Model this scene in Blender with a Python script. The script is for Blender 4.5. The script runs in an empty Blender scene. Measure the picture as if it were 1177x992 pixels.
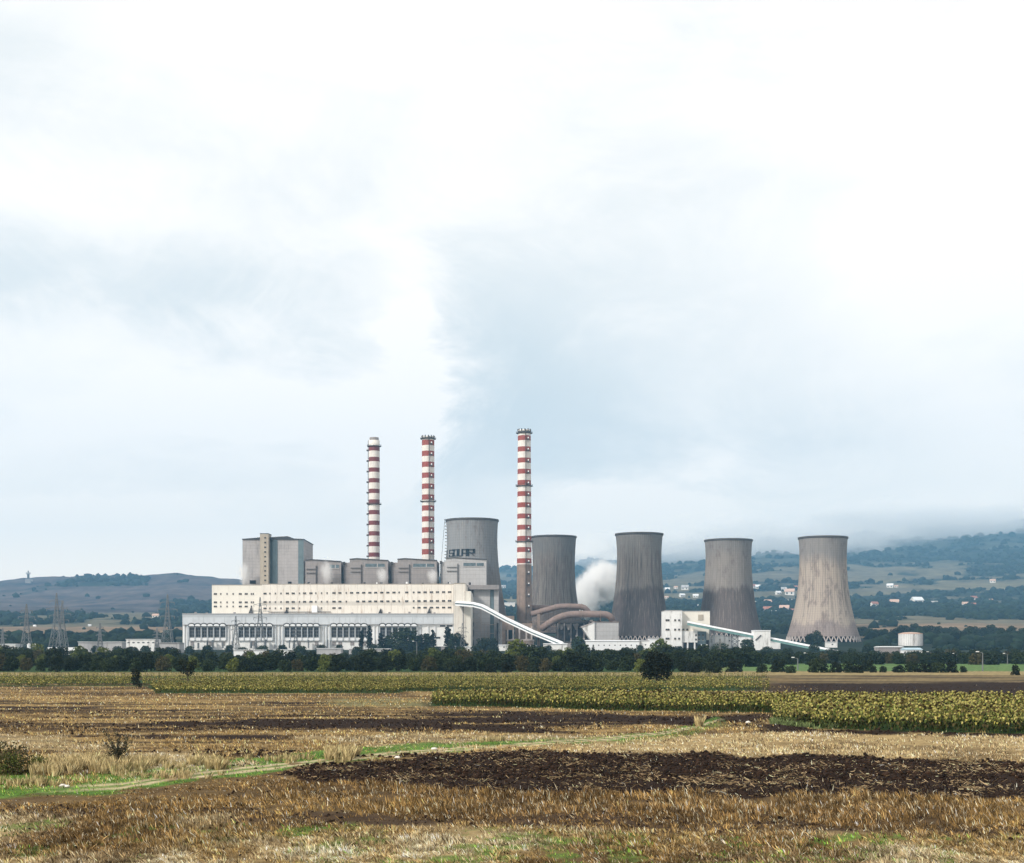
import bpy, bmesh, math, random
import numpy as np
from mathutils import Vector, Matrix
random.seed(7); rng = np.random.default_rng(7)
R = math.radians
scene = bpy.context.scene
COL = scene.collection

# ------------------------------------------------------------------ camera, sky, sun, exposure
F, CX, HY, H = 1600.0, 588.5, 750.0, 5.4          # focal length in photo pixels, centre column, horizon row, eye height
cam = bpy.data.cameras.new('camera'); cam_o = bpy.data.objects.new('camera', cam); COL.objects.link(cam_o)
cam.sensor_width = 36; cam.sensor_fit = 'HORIZONTAL'; cam.lens = 36*F/1177
cam.shift_y = (HY-496)/1177
cam.clip_start = 0.5; cam.clip_end = 60000
cam_o.location = (0, 0, H); cam_o.rotation_euler = (R(90), 0, 0)
scene.camera = cam_o
scene.view_settings.view_transform = 'Standard'; scene.view_settings.look = 'None'
scene.view_settings.gamma = 1; scene.view_settings.use_curve_mapping = False
scene.view_settings.exposure = 0.22
scene.cycles.use_denoising = True; scene.cycles.denoising_input_passes = 'RGB_ALBEDO_NORMAL'; scene.cycles.denoising_prefilter = 'ACCURATE'
scene.cycles.max_bounces = 9; scene.cycles.diffuse_bounces = 2; scene.cycles.volume_bounces = 8
scene.cycles.glossy_bounces = 2; scene.cycles.transmission_bounces = 2
scene.cycles.volume_step_rate = 1.0; scene.cycles.volume_max_steps = 96

SUN = Vector((-0.62, -0.50, 0.60)).normalized()
sun = bpy.data.lights.new('sun', 'SUN'); sun.energy = 3.4; sun.angle = R(8); sun.color = (1, .95, .87)
sun_o = bpy.data.objects.new('sun', sun); COL.objects.link(sun_o)
sun_o.rotation_euler = SUN.to_track_quat('Z', 'Y').to_euler()

world = bpy.data.worlds.new('World'); scene.world = world; world.use_nodes = True
nt = world.node_tree; nt.nodes.clear()
class NT:
    """tiny node helper"""
    def __init__(s, tree): s.t = tree
    def n(s, typ, **kw):
        nd = s.t.nodes.new(typ)
        for k, v in kw.items():
            if k.startswith('i_'):
                key = k[2:]
                nd.inputs[int(key) if key.isdigit() else key.replace('_', ' ')].default_value = v
            else: setattr(nd, k, v)
        return nd
    def l(s, a, b): s.t.links.new(a, b)
    def sock(s, v, inp):
        if hasattr(v, 'is_output'): s.l(v, inp)
        else: inp.default_value = v
    def m(s, op, a, b=0.0, c=None, clamp=False):
        nd = s.t.nodes.new('ShaderNodeMath'); nd.operation = op; nd.use_clamp = clamp
        s.sock(a, nd.inputs[0]); s.sock(b, nd.inputs[1])
        if c is not None: s.sock(c, nd.inputs[2])
        return nd.outputs[0]
    def mix(s, f, a, b, blend='MIX'):
        nd = s.t.nodes.new('ShaderNodeMix'); nd.data_type = 'RGBA'; nd.blend_type = blend
        s.sock(f, nd.inputs[0])
        for v, i in ((a, 6), (b, 7)):
            if hasattr(v, 'is_output'): s.l(v, nd.inputs[i])
            else: nd.inputs[i].default_value = (*v[:3], 1)
        return nd.outputs[2]
    def noise(s, vec, scale, detail=4, rough=.55, dist=0.0):
        nd = s.t.nodes.new('ShaderNodeTexNoise'); nd.inputs['Scale'].default_value = scale
        nd.inputs['Detail'].default_value = detail; nd.inputs['Roughness'].default_value = rough
        nd.inputs['Distortion'].default_value = dist
        if vec is not None: s.l(vec, nd.inputs['Vector'])
        return nd.outputs[0]
    def mapr(s, v, a, b, c=0., d=1., smooth=True):
        nd = s.t.nodes.new('ShaderNodeMapRange'); nd.interpolation_type = 'SMOOTHSTEP' if smooth else 'LINEAR'
        s.sock(v, nd.inputs[0])
        for i, x in enumerate((a, b, c, d)): nd.inputs[i+1].default_value = x
        return nd.outputs[0]
    def mapping(s, vec, scale, loc=(0, 0, 0)):
        nd = s.t.nodes.new('ShaderNodeMapping'); nd.inputs['Scale'].default_value = scale
        nd.inputs['Location'].default_value = loc
        s.l(vec, nd.inputs['Vector']); return nd.outputs[0]
w = NT(nt)
sky = w.n('ShaderNodeTexSky', sky_type='NISHITA', sun_disc=False)
sky.sun_elevation = math.asin(SUN.z); sky.sun_rotation = math.atan2(SUN.x, SUN.y)
sky.air_density = 1.0; sky.dust_density = 2.0
tc = w.n('ShaderNodeTexCoord'); D = tc.outputs['Generated']
sep = w.n('ShaderNodeSeparateXYZ'); w.l(D, sep.inputs[0]); dx, dy, dz = sep.outputs
# overcast: soft cloud sheets with blue-grey bellies, laid out by compass direction and height over the horizon
nA = w.noise(w.mapping(D, (2.2, 2.2, 6.5)), 1.6, 5, .5, .3)
nB = w.noise(w.mapping(D, (1, 1, 1.5), (3.1, 0, 2.2)), 7.0, 9, .66, .7)
nC = w.noise(w.mapping(D, (1, 1, 2.4), (9.1, 4, 1.2)), 3.2, 6, .6, .8)
wx = w.m('ADD', dx, w.m('MULTIPLY', w.m('SUBTRACT', nB, .5), .16))
wz = w.m('ADD', dz, w.m('MULTIPLY', w.m('SUBTRACT', nC, .5), .15))
def blob(px, py, rx, ry, hard=1.0):
    a, b = (px-CX)/F*.98, (HY-py)/F*.98
    u = w.m('DIVIDE', w.m('SUBTRACT', wx, a), rx/F); v = w.m('DIVIDE', w.m('SUBTRACT', wz, b), ry/F)
    r2 = w.m('ADD', w.m('MULTIPLY', u, u), w.m('MULTIPLY', v, v))
    return w.m('POWER', 2.718, w.m('MULTIPLY', r2, -hard))
belly = None
for (bx, by, rx, ry, amp) in ((610, 455, 90, 100, 1.0), (760, 400, 200, 120, .5), (560, 400, 70, 60, .5), (80, 335, 200, 34, .6), (330, 345, 170, 30, .35),
                              (200, 590, 190, 48, .3), (950, 530, 120, 60, .35), (60, 90, 150, 120, .35), (700, 535, 90, 40, .3),
                              (880, 240, 260, 60, .28), (420, 200, 250, 60, .2), (540, 560, 30, 80, .35)):
    t = w.m('MULTIPLY', blob(bx, by, rx, ry), amp*1.25); belly = t if belly is None else w.m('ADD', belly, t)
puff = None
for (bx, by, rx, ry, amp) in ((470, 460, 44, 130, 1.1), (700, 570, 70, 50, .7), (790, 560, 60, 50, .6), (300, 470, 180, 70, .4), (1080, 250, 180, 160, .4), (60, 620, 200, 26, .8)):
    t = w.m('MULTIPLY', blob(bx, by, rx, ry), amp); puff = t if puff is None else w.m('ADD', puff, t)
gen = w.m('ADD', w.mapr(nA, .42, .70, 0, .30), w.mapr(nC, .48, .75, 0, .32))
dark = w.m('ADD', belly, gen)
dark = w.m('SUBTRACT', dark, puff)
dark = w.m('MULTIPLY', dark, w.mapr(nB, .30, .68, .40, 1.45), clamp=False)
dark = w.m('SUBTRACT', 1.0, w.m('POWER', 2.718, w.m('MULTIPLY', w.m('MAXIMUM', dark, 0.0), -1.0)))
cloud = w.mix(dark, (12.2, 11.5, 10.8), (7.3, 7.9, 8.1))
cloud = w.mix(w.mapr(dz, .16, .0), cloud, w.mix(dark, (19.0, 15.8, 12.1), (16.2, 14.3, 11.5)))
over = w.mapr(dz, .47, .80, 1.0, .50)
sc_ = w.n('ShaderNodeVectorMath', operation='SCALE'); w.l(cloud, sc_.inputs[0]); w.l(over, sc_.inputs[3]); cloud = sc_.outputs[0]     # unseen sky above the frame dimmed to cut ambient and deepen sun contrast
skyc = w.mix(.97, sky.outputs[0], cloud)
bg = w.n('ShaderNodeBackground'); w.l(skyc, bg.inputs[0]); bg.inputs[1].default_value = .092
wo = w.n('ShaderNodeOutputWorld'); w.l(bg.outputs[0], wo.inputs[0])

# ------------------------------------------------------------------ small maths
_tab = rng.random((256, 256))
def vn(x, y):
    x = np.asarray(x, float); y = np.asarray(y, float)
    xi = np.floor(x).astype(int); yi = np.floor(y).astype(int); fx = x-xi; fy = y-yi
    fx = fx*fx*(3-2*fx); fy = fy*fy*(3-2*fy)
    a = _tab[xi & 255, yi & 255]; b = _tab[(xi+1) & 255, yi & 255]
    c = _tab[xi & 255, (yi+1) & 255]; d = _tab[(xi+1) & 255, (yi+1) & 255]
    return (a*(1-fx)+b*fx)*(1-fy)+(c*(1-fx)+d*fx)*fy
def fbm(x, y, o=4):
    s = 0; a = .5; t = 0
    for i in range(o):
        s = s+a*vn(x*2**i+17.3*i, y*2**i+5.1*i); t += a; a *= .5
    return s/t
def ss(a, b, v):
    t = np.clip((v-a)/(b-a), 0, 1); return t*t*(3-2*t)
# terrain: row of the photo where the ground lies, per column and depth (flat field to 560 m, then a gently rising valley)
TPX = np.array([-1100, 0, 100, 200, 270, 340, 450, 570, 690, 780, 880, 1000, 1100, 1177, 2300], float)
TY = np.array([560, 900, 1200, 1300, 1400, 1700, 2200, 3000, 3800, 4600, 5500, 6300, 7500, 9000, 10500], float)
L_ = [765.4, 756, 747, 742.5, 738, 731, 722, 706, 699, 682]
R_ = [765.4, 756, 747, 742, 737, 729, 717, 702, 689, 676]
TT = []
for px in TPX:
    if px <= 340:
        ridge = np.interp(px, [-1100, 0, 30, 100, 155, 200, 240, 262, 280, 340], [674, 666, 664, 661, 658.5, 659.5, 661, 664, 668, 674])
        TT.append(L_[:9]+[ridge+18, ridge, ridge+6, ridge+14, ridge+20, ridge+30])
    else:
        top = np.interp(px, [450, 570, 690, 780, 880, 1000, 1100, 1177, 2300], [670, 661, 649, 636, 624, 615, 606, 600, 592])
        b = R_[:9]
        q = [np.interp(k, [0, 1], [R_[8], top]) for k in (.25, .48, .64, .84, 1.0)]
        TT.append(b+q+[top+14])
TT = np.array(TT)
TZ = H-(TT-HY)*TY[None, :]/F                     # heights
def gz(x, Y):
    x = np.asarray(x, float); Y = np.asarray(Y, float)
    Yc = np.clip(Y, 560, 10500); px = np.clip(CX+x*F/np.maximum(Y, 560), -1099, 2299)
    i = np.clip(np.searchsorted(TPX, px)-1, 0, len(TPX)-2); j = np.clip(np.searchsorted(TY, Yc)-1, 0, len(TY)-2)
    u = (px-TPX[i])/(TPX[i+1]-TPX[i]); v = (Yc-TY[j])/(TY[j+1]-TY[j])
    z = (TZ[i, j]*(1-u)+TZ[i+1, j]*u)*(1-v)+(TZ[i, j+1]*(1-u)+TZ[i+1, j+1]*u)*v
    z = np.where(Y < 560, 0.0, z)
    amp = np.interp(Y, [560, 1600, 2500, 5000, 9000], [0, 0, 5, 16, 60])
    z = z+amp*(fbm(x/260+9, Y/330+3, 4)-.5)*2
    return z
def proj(x, Y, z): return CX+x*F/Y, HY-(z-H)*F/Y
def solveY(px, py):
    Ys = np.arange(600, 9000, 12.0); xs = (px-CX)*Ys/F
    pp = HY-(gz(xs, Ys)-H)*F/Ys
    k = np.argmax(pp <= py)
    return float(Ys[k])
def G(px, Y):
    x = (px-CX)*Y/F; return Vector((x, Y, float(gz(x, Y))))
def X(px, Y): return (px-CX)*Y/F
def Z(py, Y): return H-(py-HY)*Y/F

# ------------------------------------------------------------------ field layout (columns and rows of the flat field)
def ip(v, pts): return np.interp(v, [p[0] for p in pts], [p[1] for p in pts])
D_TOP = [(200, 906), (310, 893), (430, 876), (520, 866.5), (610, 862), (700, 866), (1177, 876), (1600, 884)]
D_BOT = [(310, 893), (400, 904), (540, 908), (700, 911), (900, 915), (1177, 921), (1600, 928)]
C_BOT = [(0, 925), (380, 935), (600, 938), (700, 940), (800, 944), (1177, 951), (1600, 958)]
TRK = [(-600, 960), (0, 912), (140, 903), (200, 893.5), (300, 883), (420, 869), (500, 863), (560, 858.5), (620, 855), (700, 849), (760, 843), (800, 836), (828, 827)]
S1 = [(888, 832), (940, 838), (1177, 843.5), (1600, 850)]
S2 = [(495, 811), (600, 813), (700, 817), (880, 819), (1177, 820), (1600, 820)]
S2B = [(495, 806), (650, 807), (800, 809), (1177, 811), (1600, 811)]
F_TOP = [(620, 856), (700, 850), (760, 846.5), (860, 842), (1177, 846), (1600, 853)]
C = {k: np.array(v) for k, v in dict(soil=(.022, .012, .0075), straw=(.25, .17, .072), pale=(.38, .29, .15), brown=(.070, .044, .022), green=(.075, .15, .026),
     dgreen=(.025, .055, .014), track=(.50, .40, .26), gold=(.15, .10, .042), ochre=(.27, .21, .10), meadow=(.10, .17, .055), grey=(.2, .19, .09), bare=(.052, .033, .02)).items()}
def zones(x, Y):
    """colour, kind weights of the flat field at world x,Y"""
    px = CX+x*F/Y; py = HY+H*F/Y
    s = H*F/py                                        # unused scale helper
    jx = (fbm(x/3.1, Y/4.7, 3)-.5); jl = (fbm(x/22+4, Y/9, 3)-.5)
    hgt = (py-HY)/100.0
    pj = py+jx*9*hgt+jl*6*hgt
    n1 = fbm(x/1.3+31, Y/2.6+7, 3); n2 = fbm(x/6+2, Y/8+11, 3); st = fbm(x/16+50, Y/1.7+3, 4)
    W = {}
    def set_(name, m):
        m = np.clip(m, 0, 1)
        for k in W: W[k] = W[k]*(1-m)
        W[name] = W.get(name, 0)+m
    one = np.ones_like(px)
    W['straw'] = one*1.0
    set_('brown', ss(.42, .58, st)*.8); set_('soil', ss(.60, .68, fbm(x/30+9, Y/1.9+70, 4))*.75)
    # left field: streaks of turned soil
    def streak(top, bot, p0, p1, amt, thr=.45):
        m = ss(-1, 1.2, pj-ip(px, top))*ss(-1, 1.2, ip(px, bot)-pj)*ss(p0-20, p0+20, px)*ss(-20, 20, p1-px)
        set_('soil', m*ss(thr-.09, thr+.09, st+amt))
    upper = ss(-3, 3, 862-py)
    streak([(-900, 824), (0, 826), (200, 824), (400, 820), (500, 819), (700, 819.5), (770, 824)], [(-900, 838), (0, 838), (200, 839), (400, 840), (600, 841.5), (700, 840), (770, 828)], -900, 775, ip(px, [(100, -.08), (330, .03), (520, .09)]), .52)
    streak([(150, 829), (420, 826), (520, 822), (740, 823)], [(150, 833), (420, 838), (600, 839), (740, 829)], 170, 765, .22, .5)
    streak([(0, 805), (700, 805)], [(0, 817), (700, 812)], -900, 500, -.02, .5)
    streak([(0, 846), (300, 846)], [(0, 856), (330, 854)], -600, 330, -.03, .5)
    streak([(740, 826), (880, 821)], [(740, 833), (800, 833), (880, 829)], 745, 885, .3, .48)
    set_('pale', ss(.5, .66, n2)*.5*ss(-2, 3, py-843)*ss(-2, 4, ip(px, TRK)-py))
    # right golden stubble
    mF = ss(-.8, .8, pj-ip(px, F_TOP))*ss(-1, 1, ip(px, D_TOP)-pj)*ss(600, 720, px)
    set_('straw', mF); set_('pale', mF*.45); set_('brown', mF*ss(.5, .7, n2)*.5)
    # below the track and the ploughed strip
    low = ss(-1, 1, pj-np.where(px < 330, ip(px, TRK), ip(px, D_TOP)))
    set_('brown', low*.8)
    set_('gold', low*ss(.4, .6, n2)*.5)
    bare = ss(-2, 2, pj-ip(px, C_BOT))*ss(-3, 3, ip(px, C_BOT)+np.where(px > 420, 13, 18)-pj)
    set_('bare', bare*ss(.36, .5, n2+.12*(px > 400))*.9)
    set_('soil', ss(395, 300, px)*0)
    A = ss(-3, 4, pj-(ip(px, C_BOT)+12))
    set_('straw', A*.55); set_('pale', A*ss(.42, .62, fbm(x/3+8, Y/5+1, 3))*.7)
    set_('brown', A*ss(.46, .62, n2)*.85)
    gA = A*ss(.46, .57, fbm(x/2.4+70, Y/3.5+9, 4)+.03*ss(350, 500, px)+.04*ss(-4, 4, 8-np.abs(py-968)))*ss(180, 480, px)
    gA = gA*ss(.42, .6, fbm(x/.7+33, Y/1.1+2, 3)); set_('green', gA*.7)
    set_('green', ss(.62, .7, fbm(x/1.6+7, Y/2+90, 3))*A*.6)
    # ploughed strip
    dd = ss(-.9, .9, pj-ip(px, D_TOP))*ss(-.9, .9, ip(px, D_BOT)-pj)*ss(300, 325, px)
    set_('soil', dd)
    # verge and track
    T = ip(px, TRK); on = ss(-700, -500, px)*ss(-8, 8, 828-px)
    vw = ip(px, [(-600, 26), (0, 22), (140, 17), (300, 13), (420, 12), (560, 7), (640, 5), (830, 3)])
    verge = on*ss(-1.5, 1.5, pj-(T-vw))*ss(-1, 1, T+ip(px, [(0, 3), (150, 8), (330, 6), (430, 1), (830, 1)])-pj)
    set_('green', verge*ss(.32, .52, n1+.06)*.95)
    set_('green', ss(690, 720, px)*ss(0, 30, 850-px)*ss(-2, 2, py-T)*ss(-2, 2, T+8-py)*.45)
    tall = ss(55, 85, px)*ss(0, 40, 250-px)*ss(-3, 3, pj-866)*ss(-3, 3, 883-pj)
    set_('pale', np.maximum(tall, 0)*.9)
    hw = ip(px, [(0, 3.6), (300, 3.0), (500, 2.0), (828, 1.3)])
    trk = on*ss(20, 160, px)*ss(.6, 0, np.abs(np.abs(py-T)-hw*.6)/hw)
    set_('track', trk*ss(.25, .45, n1+.1))
    # sunflower ground
    b1 = ss(-.6, .6, ip(px, S1)-py)*ss(884, 892, px)*ss(-.5, .5, py-ip(px, S2B))
    b2 = ss(-.6, .6, ip(px, S2)-py)*ss(490, 500, px)*ss(-.5, .5, py-ip(px, S2B))
    strip = ss(850, 890, px)*ss(-.6, .6, pj-(ip(px, S1)-1))*ss(-.6, .6, ip(px, F_TOP)-pj)
    set_('soil', strip)
    set_('dgreen', np.maximum(b1, b2))
    # band between field and sunflowers
    set_('grey', ss(360, 400, px)*ss(0, 20, 500-px)*ss(-1, 1, py-803)*ss(-1, 1, 812-py)*.7)
    b3f = ip(px, [(-900, 789), (0, 789), (170, 789), (180, 797), (455, 797), (465, 795), (900, 794), (1600, 793)])
    b3 = ss(-.5, .5, b3f-py)*np.maximum(np.maximum(ss(-.4, .4, py-777.5)*ss(-.4, .4, 779.3-py), ss(-.4, .4, py-781.5)*ss(-.4, .4, 785.5-py)), ss(-.4, .4, py-787.5))
    set_('ochre', ss(-.5, .5, py-767)*ss(-.5, .5, np.where(px < 870, 779, 776.5)-py))
    set_('dgreen', b3*ss(-15, 15, 885-px)); rr_ = ss(830, 940, px+60*(fbm(x/9, Y/3, 2)-.5))*ss(-.4, .4, py-776.5)*ss(-.5, .5, 812-py)
    set_('bare', rr_); set_('soil', rr_*ss(-.5, .5, py-784)); set_('ochre', rr_*ss(.5, .62, fbm(x/60, Y/5+4, 3))*ss(-.5, .5, 785-py)*.6)
    far = ss(-.6, .6, 773-py)
    set_('dgreen', far*ss(-30, 30, 815-px))
    set_('meadow', ss(-.5, .5, 771.5-py)*ss(800, 850, px))
    return W, px, py

def far_cover(px, py, x, Y):
    """colour and woodiness of the rising valley and hills"""
    n = fbm(x/90+3, Y/170+8, 4); m = fbm(x/420+13, Y/600+2, 3); f = fbm(x/30, Y/60, 3); st = fbm(x/900+1, Y/120+5, 3)
    left = ss(-60, 60, 480-px)
    wood = np.full_like(px, 0.55)
    # right-hand side
    wr = ss(.44, .56, n*.55+m*.3+st*.3-.03)
    wr = np.where(py > 713, ss(.6, .68, n)*.5, wr)
    wr = np.maximum(wr, ss(-2, 2, py-733)); wr = np.where((px < 965) & (py > 703), 1.0, wr)
    wedge = (px > 960) & (px < 1132) & (py > ip(px, [(960, 688), (1132, 675.5)])) & (py < ip(px, [(960, 702), (1060, 690), (1132, 679)]))
    hedge = (np.abs(py-ip(px, [(960, 706), (1060, 704), (1177, 699)])) < 3.6)
    field = (py > ip(px, [(600, 688), (960, 680), (1177, 668)])-2) & (py < ip(px, [(600, 694), (960, 687), (1177, 676)]))
    wr = np.where(field, ss(.62, .7, n)*.3, wr); wr = np.where(wedge | hedge, 1., wr)
    # left-hand side
    wl = np.where(py < 704, ss(.56, .66, n*.4+m*.5+.02)*.8, ss(.40, .5, n*.5+st*.4))
    wl = np.where((px > 66) & (px < 170) & (py < ip(px, [(66, 675), (170, 673)])), ss(.25, .4, n), wl)
    wl = np.where((px > 185) & (py > 690) & (py < 706), 1., wl)
    wl = np.where((py > 720.5) & (py < 728.5) & (px < 235), 0.04, wl)
    wl = np.maximum(wl, ss(-2, 2, py-734))
    wood = wl*left+wr*(1-left)
    wood = np.where(py > 745, 1, wood)
    field_c = np.stack([.20+.14*(f-.5)+.10*(st-.5), .175+.12*(f-.5)+.08*(st-.5), .11+.08*(f-.5)], -1)
    tan = np.stack([.30+0*f, .21+0*f, .13+0*f], -1)
    tanm = ((py > 720.5) & (py < 728.5) & (px < 235)) | ((py > 712) & (py < 733) & (px > 965) & (st > .5))
    field_c = np.where(tanm[..., None], tan*(.75+.5*f[..., None]), field_c)
    hill = (left > .5) & (py < 704)
    hc = np.stack([.115+.16*(f-.5)+.16*(st-.5), .088+.12*(f-.5)+.12*(st-.5), .085+.09*(f-.5)+.10*(st-.5)], -1).clip(.02, 1)
    field_c = np.where(hill[..., None], hc, field_c)
    field_c = field_c*.72
    hi = np.array((.055, .062, .045))*(.6+.9*f[..., None])
    up = ss(655, 640, py)[..., None]*(1-left[..., None])
    field_c = field_c*(1-up)+hi*up
    wc = np.array((.014, .022, .014))*(.7+.8*f[..., None])
    col = field_c*(1-wood[..., None])+wc*wood[..., None]
    return col, wood

# ------------------------------------------------------------------ mesh helpers
def link(o): COL.objects.link(o); return o
def mesh_np(name, co, faces, k, mat, colors=None, smooth=False):
    """fast mesh from arrays: co (n,3), faces flat array with k corners each, colours per corner (m,3) per face"""
    me = bpy.data.meshes.new(name); n = len(co); nf = len(faces)//k
    me.vertices.add(n); me.vertices.foreach_set('co', np.asarray(co, np.float32).ravel())
    me.loops.add(nf*k); me.loops.foreach_set('vertex_index', np.asarray(faces, np.int32).ravel())
    me.polygons.add(nf); me.polygons.foreach_set('loop_start', np.arange(0, nf*k, k, dtype=np.int32))
    try: me.polygons.foreach_set('loop_total', np.full(nf, k, np.int32))
    except Exception: pass
    if smooth: me.polygons.foreach_set('use_smooth', np.ones(nf, bool))
    me.update(calc_edges=True)
    if colors is not None:
        at = me.color_attributes.new('Col', 'FLOAT_COLOR', 'POINT')
        c4 = np.ones((n, 4), np.float32); c4[:, :3] = colors
        at.data.foreach_set('color', c4.ravel())
    if mat: me.materials.append(mat)
    return me
def mkobj(name, me, parent=None, loc=None):
    o = bpy.data.objects.new(name, me); link(o)
    if parent: o.parent = parent
    if loc is not None: o.location = loc
    return o
def tag(o, label=None, cat=None, group=None, kind=None):
    if label: o['label'] = label
    if cat: o['category'] = cat
    if group: o['group'] = group
    if kind: o['kind'] = kind
    return o
def thing(name, label, cat, loc=(0, 0, 0), group=None):
    o = bpy.data.objects.new(name, None); link(o); o.location = loc; o.empty_display_size = 1
    return tag(o, label, cat, group)
def rootloc(p):
    if p is None: return Vector((0, 0, 0))
    while p.parent: p = p.parent
    return p.location.copy()
def chainloc(p):
    v = Vector((0, 0, 0))
    while p is not None: v = v+p.location; p = p.parent
    return v
class MB:
    def __init__(s): s.v = []; s.f = []; s.m = []
    def add(s, vs, fs, mi=0):
        o = len(s.v); s.v += [tuple(v) for v in vs]; s.f += [tuple(i+o for i in f) for f in fs]; s.m += [mi]*len(fs); return s
    def box(s, x0, x1, y0, y1, z0, z1, mi=0):
        vs = [(x, y, z) for z in (z0, z1) for y in (y0, y1) for x in (x0, x1)]
        return s.add(vs, [(0, 2, 3, 1), (4, 5, 7, 6), (0, 1, 5, 4), (2, 6, 7, 3), (0, 4, 6, 2), (1, 3, 7, 5)], mi)
    def bar(s, a, b, t, mi=0, t2=None):
        a = Vector(a); b = Vector(b); d = (b-a)
        if d.length < 1e-6: return s
        d.normalize(); up = Vector((0, 0, 1)) if abs(d.z) < .9 else Vector((0, 1, 0))
        u = d.cross(up).normalized()*t/2; v = d.cross(u).normalized()*(t2 or t)/2
        vs = [a-u-v, a+u-v, a+u+v, a-u+v, b-u-v, b+u-v, b+u+v, b-u+v]
        return s.add(vs, [(0, 3, 2, 1), (4, 5, 6, 7), (0, 1, 5, 4), (1, 2, 6, 5), (2, 3, 7, 6), (3, 0, 4, 7)], mi)
    def tube(s, pts, r, n=12, mi=0):
        rings = []
        for i, p in enumerate(pts):
            p = Vector(p); a = Vector(pts[max(i-1, 0)]); b = Vector(pts[min(i+1, len(pts)-1)]); d = (b-a).normalized()
            up = Vector((0, 0, 1)) if abs(d.z) < .95 else Vector((0, 1, 0)); u = d.cross(up).normalized(); v = u.cross(d).normalized()
            rr = r[i] if isinstance(r, (list, tuple)) else r
            rings.append([p+u*rr*math.cos(2*math.pi*k/n)+v*rr*math.sin(2*math.pi*k/n) for k in range(n)])
        vs = [q for rg in rings for q in rg]; fs = []
        for i in range(len(pts)-1):
            for k in range(n): fs.append((i*n+k, i*n+(k+1) % n, (i+1)*n+(k+1) % n, (i+1)*n+k))
        fs.append(tuple(range(n-1, -1, -1))); fs.append(tuple((len(pts)-1)*n+k for k in range(n)))
        return s.add(vs, fs, mi)
    def lathe(s, cx, cy, prof, n=48, mi=0, caps=False, mats=None):
        vs = [(cx+r*math.cos(2*math.pi*k/n), cy+r*math.sin(2*math.pi*k/n), z) for r, z in prof for k in range(n)]
        for i in range(len(prof)-1):
            fs = [(i*n+k, i*n+(k+1) % n, (i+1)*n+(k+1) % n, (i+1)*n+k) for k in range(n)]
            if i == 0: base = len(s.v); s.v += vs
            s.f += [tuple(j+base for j in f) for f in fs]; s.m += [mats[i] if mats else mi]*n
        if caps:
            s.f.append(tuple(base+(len(prof)-1)*n+k for k in range(n))); s.m.append(mi)
            s.f.append(tuple(base+k for k in range(n-1, -1, -1))); s.m.append(mi)
        return s
    def prism(s, pts, y0, y1, mi=0):
        """polygon in x,z (counter-clockwise seen from -y) between y0 and y1"""
        n = len(pts); vs = [(x, y0, z) for x, z in pts]+[(x, y1, z) for x, z in pts]
        fs = [tuple(range(n)), tuple(range(2*n-1, n-1, -1))]+[(i, i+n, (i+1) % n+n, (i+1) % n) for i in range(n)]
        return s.add(vs, fs, mi)
    def build(s, name, mats, parent=None, smooth=False, label=None, local=False):
        off = Vector((0, 0, 0)) if local else rootloc(parent)
        me = bpy.data.meshes.new(name); me.from_pydata([tuple(Vector(v)-off) for v in s.v], [], s.f); me.update()
        if not isinstance(mats, (list, tuple)): mats = [mats]
        for m in mats: me.materials.append(m)
        me.polygons.foreach_set('material_index', s.m)
        if smooth: me.polygons.foreach_set('use_smooth', np.ones(len(me.polygons), bool))
        o = mkobj(name, me, parent)
        if label: o['label'] = label
        return o

# ------------------------------------------------------------------ materials
def bsdf_mat(name):
    m = bpy.data.materials.new(name); m.use_nodes = True; t = m.node_tree; t.nodes.clear(); n = NT(t)
    b = n.n('ShaderNodeBsdfPrincipled'); o = n.n('ShaderNodeOutputMaterial'); n.l(b.outputs[0], o.inputs[0]); return m, n, b
def mat(name, c, rough=.85, var=.25, scale=.25, stain=None, stain_amt=.0, streak=(.35, .35, .03), metal=0, spec=.3, bump=0, rust=None, panel=None):
    m, n, b = bsdf_mat(name)
    tcn = n.n('ShaderNodeTexCoord').outputs['Object']
    a = n.noise(tcn, scale, 6, .65); col = n.mix(n.mapr(a, .3, .7), tuple(x*(1-var) for x in c), tuple(min(x*(1+var), .9) for x in c))
    fine = n.noise(tcn, scale*9, 4, .6); col = n.mix(n.mapr(fine, .35, .75, 0, .35), col, tuple(x*(1-var*1.6) for x in c))
    if stain:
        sn = n.noise(n.mapping(tcn, streak), 1.0, 7, .68); col = n.mix(n.mapr(sn, .52, .72, 0, stain_amt), col, stain)
    if rust:
        rn = n.noise(n.mapping(tcn, (.12, .12, .25)), 1.0, 8, .7); col = n.mix(n.mapr(rn, .58, .70, 0, .8), col, rust)
    if panel:
        sp = n.n('ShaderNodeSeparateXYZ'); n.l(tcn, sp.inputs[0])
        fx = n.m('FRACT', n.m('DIVIDE', sp.outputs[0], panel[0])); fz = n.m('FRACT', n.m('DIVIDE', sp.outputs[2], panel[1]))
        ln = n.m('MAXIMUM', n.m('LESS_THAN', fx, .06), n.m('LESS_THAN', fz, .09)); col = n.mix(n.m('MULTIPLY', ln, .35), col, tuple(x*.4 for x in c))
    n.l(col, b.inputs['Base Color']); b.inputs['Roughness'].default_value = rough; b.inputs['Metallic'].default_value = metal
    b.inputs['Specular IOR Level'].default_value = spec
    if bump:
        bp = n.n('ShaderNodeBump'); bp.inputs['Strength'].default_value = bump; bp.inputs['Distance'].default_value = .3; n.l(fine, bp.inputs['Height']); n.l(bp.outputs[0], b.inputs['Normal'])
    return m
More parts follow.
